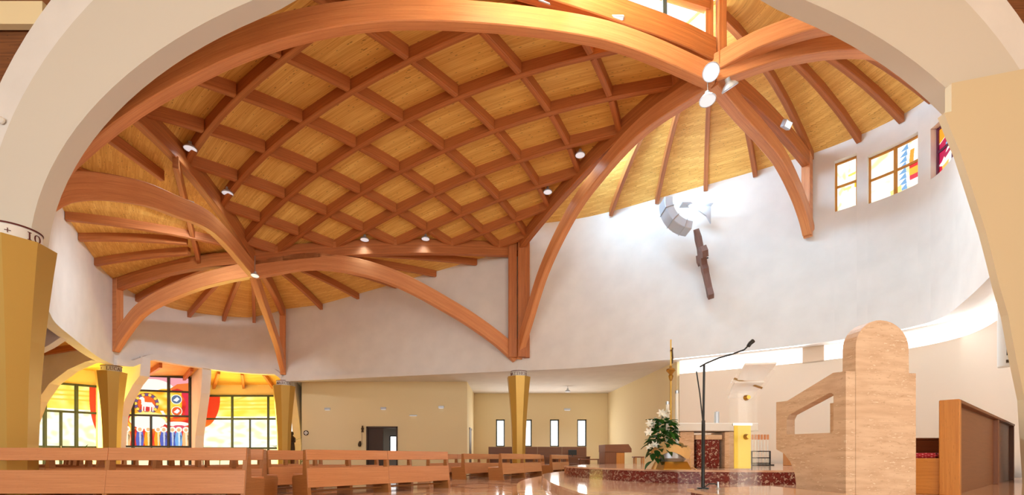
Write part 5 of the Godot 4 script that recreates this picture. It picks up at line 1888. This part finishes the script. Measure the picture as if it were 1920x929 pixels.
	for q in [[-0.47, -0.2], [0.38, -0.2], [-0.47, 0.16], [0.38, 0.16]]:
		g = Geo.new()
		box(g, Vector3(q[0], 0.0, q[1]), Vector3(q[0] + 0.05, 0.68, q[1] + 0.05))
		part(tb, "leg", g, M.stall)
	# column loudspeaker
	var sp := thing("column_loudspeaker", "tall slim white column loudspeaker with a dark slot at the right edge", "loudspeaker", "", P(11.35, 10.42, 2.1 + EYE))
	g = Geo.new()
	lathe(g, [Vector2(0.0, 0.0), Vector2(0.11, 0.0), Vector2(0.12, 0.02), Vector2(0.12, 1.72), Vector2(0.0, 1.74)], 20)
	part(sp, "cabinet", g, M.white)
	g = Geo.new()
	box(g, Vector3(-0.02, 0.25, 0.10), Vector3(0.03, 1.5, 0.128), Transform3D(Basis(Vector3.UP, -0.4), Vector3.ZERO))
	part(sp, "slot", g, M.black)
	g = Geo.new()
	box(g, Vector3(-0.03, 0.08, 0.105), Vector3(0.03, 0.15, 0.126), Transform3D(Basis(Vector3.UP, -0.4), Vector3.ZERO))
	part(sp, "control_plate", g, M.bronze)
	g = Geo.new()
	box(g, Vector3(-0.02, 0.8, -0.9), Vector3(0.02, 0.86, -0.1), Transform3D(Basis(Vector3.UP, -0.9), Vector3.ZERO))
	part(sp, "bracket", g, M.steel)
	# saint statue on a plinth and plants
	var sn := thing("saint_statue", "bronze robed saint statue on a plinth beside the fourth column", "statue", "", P(-11.7, 24.05, 0))
	g = Geo.new()
	box(g, Vector3(-0.22, 0, -0.2), Vector3(0.22, 1.05, 0.2), Transform3D.IDENTITY, 0.015)
	part(sn, "plinth", g, M.stall)
	g = Geo.new()
	var bx := Transform3D(Basis.from_scale(Vector3(1.0, 1.0, 0.8)), Vector3(0, 1.05, 0))
	lathe(g, [Vector2(0.0, 0.0), Vector2(0.17, 0.0), Vector2(0.15, 0.3), Vector2(0.12, 0.52), Vector2(0.16, 0.7), Vector2(0.17, 0.80), Vector2(0.09, 0.87), Vector2(0.05, 0.90), Vector2(0.05, 0.93), Vector2(0.085, 0.98), Vector2(0.085, 1.06), Vector2(0.05, 1.12), Vector2(0.0, 1.13)], 18, false, bx)
	tube(g, [Vector3(-0.15, 1.82, 0.02), Vector3(-0.22, 1.66, 0.08), Vector3(-0.1, 1.62, 0.17), Vector3(0.0, 1.66, 0.18)], 0.05, 8, 0.03)
	tube(g, [Vector3(0.15, 1.82, 0.02), Vector3(0.2, 1.62, 0.1), Vector3(0.06, 1.58, 0.18)], 0.05, 8, 0.03)
	part(sn, "figure", g, M.bronze)
	palm("tall leafy plant behind the saint statue", Vector2(-12.45, 24.7), 1.95, 9, 3)
	palm("green palm standing by the yellow glass wall beside the near column", Vector2(-19.2, 20.2), 1.5, 12, 5)
	palm("palm with orange blossoms below the buttress right of the lamb window", Vector2(-15.9, 24.6), 1.5, 12, 7)
	palm("leafy plant right of the saint statue", Vector2(-11.15, 23.85), 1.3, 7, 9)

func build_pews() -> void:
	var G := "pews of the left block facing away"
	var words := ["nearest", "second", "third", "fourth", "fifth", "sixth", "seventh", "eighth"]
	for k in 8:
		var xe: float = [-4.24, -4.53, -5.7, -7.1, -8.45, -9.75, -11.0, -12.2][k]
		var xs: float = -8.4 if k < 2 else -9.2 - 0.95 * k
		if k == 0:
			xs = -8.6
		pew("honey oak pew in the left block, %s row from the camera" % words[k], Vector2(xs, 7.2 + k), Vector2(1, 0), xe - xs, G)
	G = "pews of the middle block angled away"
	for k in 6:
		pew("honey oak pew in the slanting middle block, %s row from the camera" % words[k], Vector2(-3.9 - 1.1 * k, 8.6 + 0.7 * k), Vector2(0.6, 0.8), 3.72, G)
	G = "pews of the far block beside the steps"
	for k in 3:
		pew("oak pew left of the sanctuary steps, %s row counted from the steps" % words[k].replace("nearest", "first"), Vector2(-0.37 - 1.35 * k, 15.6 + 0.55 * k), Vector2(0.37, 0.93), 4.3, G)
	for k in 2:
		pew("small oak pew behind the gold column, %s" % ["close to the side table", "farther from the side table"][k], Vector2(1.85 - 1.25 * k, 21.2 + 0.5 * k), Vector2(0.38, 0.925), 2.9, "pews by the chapel")

func _ready() -> void:
	# camera: level, standing in the entrance bay, lens shifted upwards
	var cam := Camera3D.new()
	cam.name = "camera"
	cam.projection = Camera3D.PROJECTION_FRUSTUM
	cam.near = 0.1
	cam.far = 200.0
	cam.size = 0.1 * 929.0 / 848.0
	cam.frustum_offset = Vector2(0, 0.1 * (860.0 - 464.5) / 848.0)
	add_child(cam)
	cam.position = Vector3(0, EYE, 0)
	cam.current = true
	var env := Environment.new()
	env.background_mode = Environment.BG_SKY
	var sky := Sky.new()
	var sm := ProceduralSkyMaterial.new()
	sm.sky_top_color = Color(0.86, 0.92, 1.0)
	sm.sky_horizon_color = Color(1.0, 1.0, 1.0)
	sm.ground_bottom_color = Color(0.75, 0.78, 0.66)
	sm.ground_horizon_color = Color(0.95, 0.97, 0.92)
	sm.energy_multiplier = 1.6
	sky.sky_material = sm
	env.sky = sky
	env.tonemap_mode = Environment.TONE_MAPPER_LINEAR
	env.tonemap_exposure = 1.16
	env.sdfgi_enabled = true
	env.ssao_enabled = true
	env.ssil_enabled = true
	var we := WorldEnvironment.new()
	we.name = "world_environment"
	we.environment = env
	add_child(we)
	# daylight from the entrance windows behind the viewpoint
	area("entrance_daylight_left", P(-6.7, -9.2, 4.9), P(-4.5, 10, 6.0), Vector2(12.0, 9.0), Color(0.86, 0.97, 1.0), 80.0)
	area("entrance_daylight_right", P(6.7, -9.2, 4.9), P(5.0, 10, 6.0), Vector2(12.0, 9.0), Color(1.0, 0.94, 0.80), 76.0)
	# coloured glass walls of the aisle
	area("yellow_glass_light_left", P(-21.1, 21.3, 2.2), P(-9.0, 13.0, 2.5), Vector2(2.6, 3.6), Color(1.0, 0.88, 0.40), 34.0)
	area("lamb_glass_light", P(-18.9, 23.8, 2.6), P(-9.0, 12.0, 2.5), Vector2(3.0, 4.0), Color(1.0, 0.72, 0.5), 12.0)
	area("yellow_glass_light_right", P(-15.0, 26.3, 2.2), P(-9.0, 10.0, 2.5), Vector2(5.5, 3.6), Color(1.0, 0.88, 0.40), 45.0)
	# ribbon window under the hanging wall
	area("ribbon_light_left", P(8.6, 17.5, 3.84 + EYE), P(3.0, 8.0, 2.0), Vector2(4.5, 0.5), Color(0.96, 0.98, 1.0), 11.0)
	area("ribbon_light_right", P(12.6, 14.0, 3.84 + EYE), P(4.0, 9.0, 2.0), Vector2(4.5, 0.5), Color(0.96, 0.98, 1.0), 6.0)
	# daylight through the chapel slits
	for x in [-0.74, 0.99, 2.7, 4.44]:
		area("chapel_daylight", P(x, 28.6, 2.4), P(x * 0.8 + 0.5, 20, 2.6), Vector2(0.5, 1.6), Color(1.0, 0.98, 0.95), 4.0)
	# clerestory
	area("clerestory_light", P(1.4, 10.35, 11.3 + EYE), P(6.0, 6.0, 10.5), Vector2(6.5, 0.8), Color(0.88, 0.95, 1.0), 110.0)
	area("clerestory_light_right", P(3.75, 14.8, 11.2 + EYE), P(10.0, 16.5, 9.6 + EYE), Vector2(6.5, 0.5), Color(0.68, 0.87, 1.0), 33.0)
	# the floodlight on the curved wall
	area("wall_floodlight", P(6.95, 16.85, 9.55 + EYE), P(7.7, 17.3, 10.6 + EYE), Vector2(0.9, 0.5), Color(0.88, 0.95, 1.0), 1.8)
	make_materials()
	build_floor()
	build_walls()
	build_lattice()
	# fan roofs
	var ring := PackedVector2Array(ring_w1())
	var tops := []
	for i in ring.size():
		tops.append(w1_top(i))
	var w2 := ring_w2()
	for i in range(1, w2.size()):
		ring.append(w2[i])
		tops.append(w2_top(float(i) / (w2.size() - 1)))
	for i in range(1, 13):
		ring.append(BB.lerp(CC, i / 12.0))
		tops.append(w3_top(i / 12.0))
	var raf := []
	for q in [[Vector2(-10.6, 10.1), 8.45, 0.55], [Vector2(-12.3, 12.0), 8.0, 0.42], [Vector2(-13.95, 14.1), 7.7, 0.16], [Vector2(-14.75, 15.4), 7.68, 0.4], [Vector2(-15.9, 17.25), 7.62, 0.4], [Vector2(-17.0, 20.4), 7.3], [Vector2(-15.9, 22.25), 7.2], [Vector2(-14.7, 23.05), 7.25], [Vector2(-13.4, 23.5), 7.3]]:
		raf.append(q)
	for t in [0.178, 0.344, 0.51, 0.677, 0.843]:
		raf.append([BB.lerp(CC, t), w3_top(t)])
	build_fan(1, "fan of boarded roof and dark rafters round the left timber node", ring, tops, raf, 0.1)
	ring = PackedVector2Array(ring_w4())
	tops = fill(ring.size(), 10.8)
	for q in [Vector2(7.5, 8.35), Vector2(4.0, 8.35), Vector2(0.0, 8.35), Vector2(-4.5, 8.35), Vector2(-9.3, 8.35)]:
		ring.append(q)
		tops.append(11.0)
	raf = []
	for q in [Vector2(4.29, 19.69), Vector2(6.0, 18.75), Vector2(7.64, 17.85), Vector2(9.12, 16.95), Vector2(10.6, 16.0), Vector2(11.6, 15.1), Vector2(12.25, 14.2), Vector2(12.45, 13.4), Vector2(11.9, 12.05), Vector2(10.6, 10.0)]:
		raf.append([q, 10.8, 0.06 if q.y in [16.0, 14.2] else 0.34])
	for q in [Vector2(7.6, 8.4)]:
		raf.append([q, 11.0])
	build_fan(2, "fan of pale boarded roof and rafters round the right timber node", ring, tops, raf, 0.1)
	# arches and posts
	arch_beam("great timber arch sweeping across the top of the view to the right node", FF, N2, [[0, 4.5], [0.046, 5.6], [0.139, 7.05], [0.274, 8.5], [0.42, 9.45], [0.585, 9.96], [0.766, 10.2], [0.864, 10.1], [1, 9.7]], 0.26, 0.5)
	arch_beam("timber arch from the near column to the left node", FF, N1, [[0, 4.5], [0.11, 5.56], [0.33, 6.6], [0.48, 7.03], [0.70, 7.47], [1, 7.1]])
	arch_beam("timber arch from the middle post to the left node", CC, N1, [[0, 4.7], [0.1, 5.5], [0.27, 6.5], [0.54, 7.62], [0.79, 7.78], [1, 7.1]], 0.26, 0.62)
	arch_beam("timber arch rising from the middle post to the right node", CC, N2, [[0, 4.7], [0.086, 5.95], [0.22, 7.8], [0.394, 9.18], [0.532, 9.75], [0.757, 10.1], [1, 9.7]], 0.28, 0.5)
	arch_beam("timber arch of the leftmost post to the left node", AA, N1, [[0, 4.7], [0.08, 5.3], [0.2, 6.04], [0.36, 6.5], [0.62, 6.9], [0.82, 7.05], [1, 7.1]])
	arch_beam("short timber arch of the second post to the left node", BB, N1, [[0, 4.6], [0.1, 4.95], [0.24, 5.45], [0.55, 6.15], [0.85, 6.75], [1, 7.1]], 0.24, 0.5)
	arch_beam("timber arch from the post on the curved wall to the right node", DD, N2, [[0, 8.0], [0.05, 8.4], [0.17, 8.97], [0.37, 9.5], [0.56, 9.62], [0.8, 9.62], [1, 9.7]], 0.28, 0.5)
	arch_beam("lower of two pale arches running right from the right node", EE, N2, [[0, 8.3], [0.15, 9.3], [0.373, 10.03], [0.7, 10.12], [1, 9.75]], 0.3, 0.48)
	arch_beam("upper of two pale arches running right from the right node", GG, N2, [[0, 8.6], [0.2, 9.5], [0.525, 10.2], [0.8, 10.25], [1, 9.98]], 0.3, 0.45)
	post("timber post and strut at the far left of the ring wall", AA.lerp(N1, 0.004), N1, 4.5, 7.55, 0.32, 7.55)
	post("timber post and strut on the ring wall above the fourth column", BB.lerp(N1, 0.004), N1, 4.3, 7.75, 0.28, 7.55)
	post("timber post and strut on the curved wall beside the high windows", DD.lerp(N2, 0.004), N2, 7.8, 10.7, 0.3, 9.9)
	var cp := thing("timber_post", "stout pair of timber posts in the middle of the back wall", "post", "timber posts against the ring walls", PE(CC, 4.5))
	for q in [[-0.42, 0.0, 0.30], [0.02, 0.10, 0.24], [0.30, -0.02, 0.16]]:
		var g := Geo.new()
		box(g, Vector3(q[0], 0.12, 0.05 + q[1]), Vector3(q[0] + q[2] + 0.1, 5.4, 0.36 + q[1]), Transform3D.IDENTITY, 0.015)
		part(cp, "upright", g, M.beam)
	# posts and clerestory over the right node
	var np := thing("timber_post", "pair of short posts above the right timber node beside the clerestory glass", "post", "timber posts against the ring walls", PE(N2, 9.9))
	for q in [[-0.24, 0.02], [0.06, 0.1]]:
		var g := Geo.new()
		box(g, Vector3(q[0], 0.0, q[1] - 0.1), Vector3(q[0] + 0.2, 1.75, q[1] + 0.1), Transform3D.IDENTITY, 0.01)
		part(np, "upright", g, M.beam)
	var cw := struct("window_15", "bright clerestory window over the timber edge beam at the top")
	for k in 8:
		var ua := 0.985 - 0.1 * k
		var ub := ua - 0.1
		var a := lat_plan(ua, 1.0)
		var b := lat_plan(ub, 1.0)
		var g := Geo.new()
		var A0 := PE(a, lat_h(ua, 1) + 0.45); var B0 := PE(b, lat_h(ub, 1) + 0.45)
		var A1 := PE(a, 11.45 + 0.05 * k); var B1 := PE(b, 11.5 + 0.05 * k)
		g.quad(A0, B0, B1, A1, Vector3(-0.2, 0, 1).normalized())
		part(cw, "pane", g, M.clear_glass)
		var off := Vector3(0, 0, 0.04)
		bar(cw, "mullion", A0 + off, A1 + off, 0.10, 0.08, M.frame)
		bar(cw, "transom", A1 + off, B1 + off, 0.24, 0.16, M.beam)
	var cx := struct("window_16", "slim clerestory window between the coffered vault and the right fan roof")
	for k in 8:
		var va := 0.02 + 0.12 * k
		var vb := va + 0.12
		var g := Geo.new()
		var A0 := PE(lat_plan(1.0, va), lat_h(1, va) + 0.36); var B0 := PE(lat_plan(1.0, vb), lat_h(1, vb) + 0.36)
		var A1 := PE(lat_plan(1.0, va), fan_h(2, 1 - va, 10.8) + 0.02); var B1 := PE(lat_plan(1.0, vb), fan_h(2, 1 - vb, 10.8) + 0.02)
		g.quad(A0, B0, B1, A1, Vector3(0.89, 0, -0.46))
		part(cx, "pane", g, M.clear_glass)
		bar(cx, "mullion", A0, A1, 0.08, 0.08, M.beam)
	build_columns_and_things()

func build_columns_and_things() -> void:
	column("gold flared column at the left edge, nearest the camera", Vector2(-8.75, 7.94), "I + IO")
	column("olive-gold flared column left of the lamb window", Vector2(-17.45, 19.7), "+ LUCAS")
	column("gold flared column right of the wide yellow glass", Vector2(-11.85, 23.5), "MARCUS")
	column("bright gold flared column in front of the side chapel", Vector2(0.31, 20.9), "MATTHEUS")
	build_sanctuary()
	build_pews()
	build_details()
	# open ground outside
	var g := Geo.new()
	box(g, P(-80, 120, -0.6), P(80, -20, -0.35))
	struct("ground_outside", "sunlit lawn outside the windows", g, M.lawn)
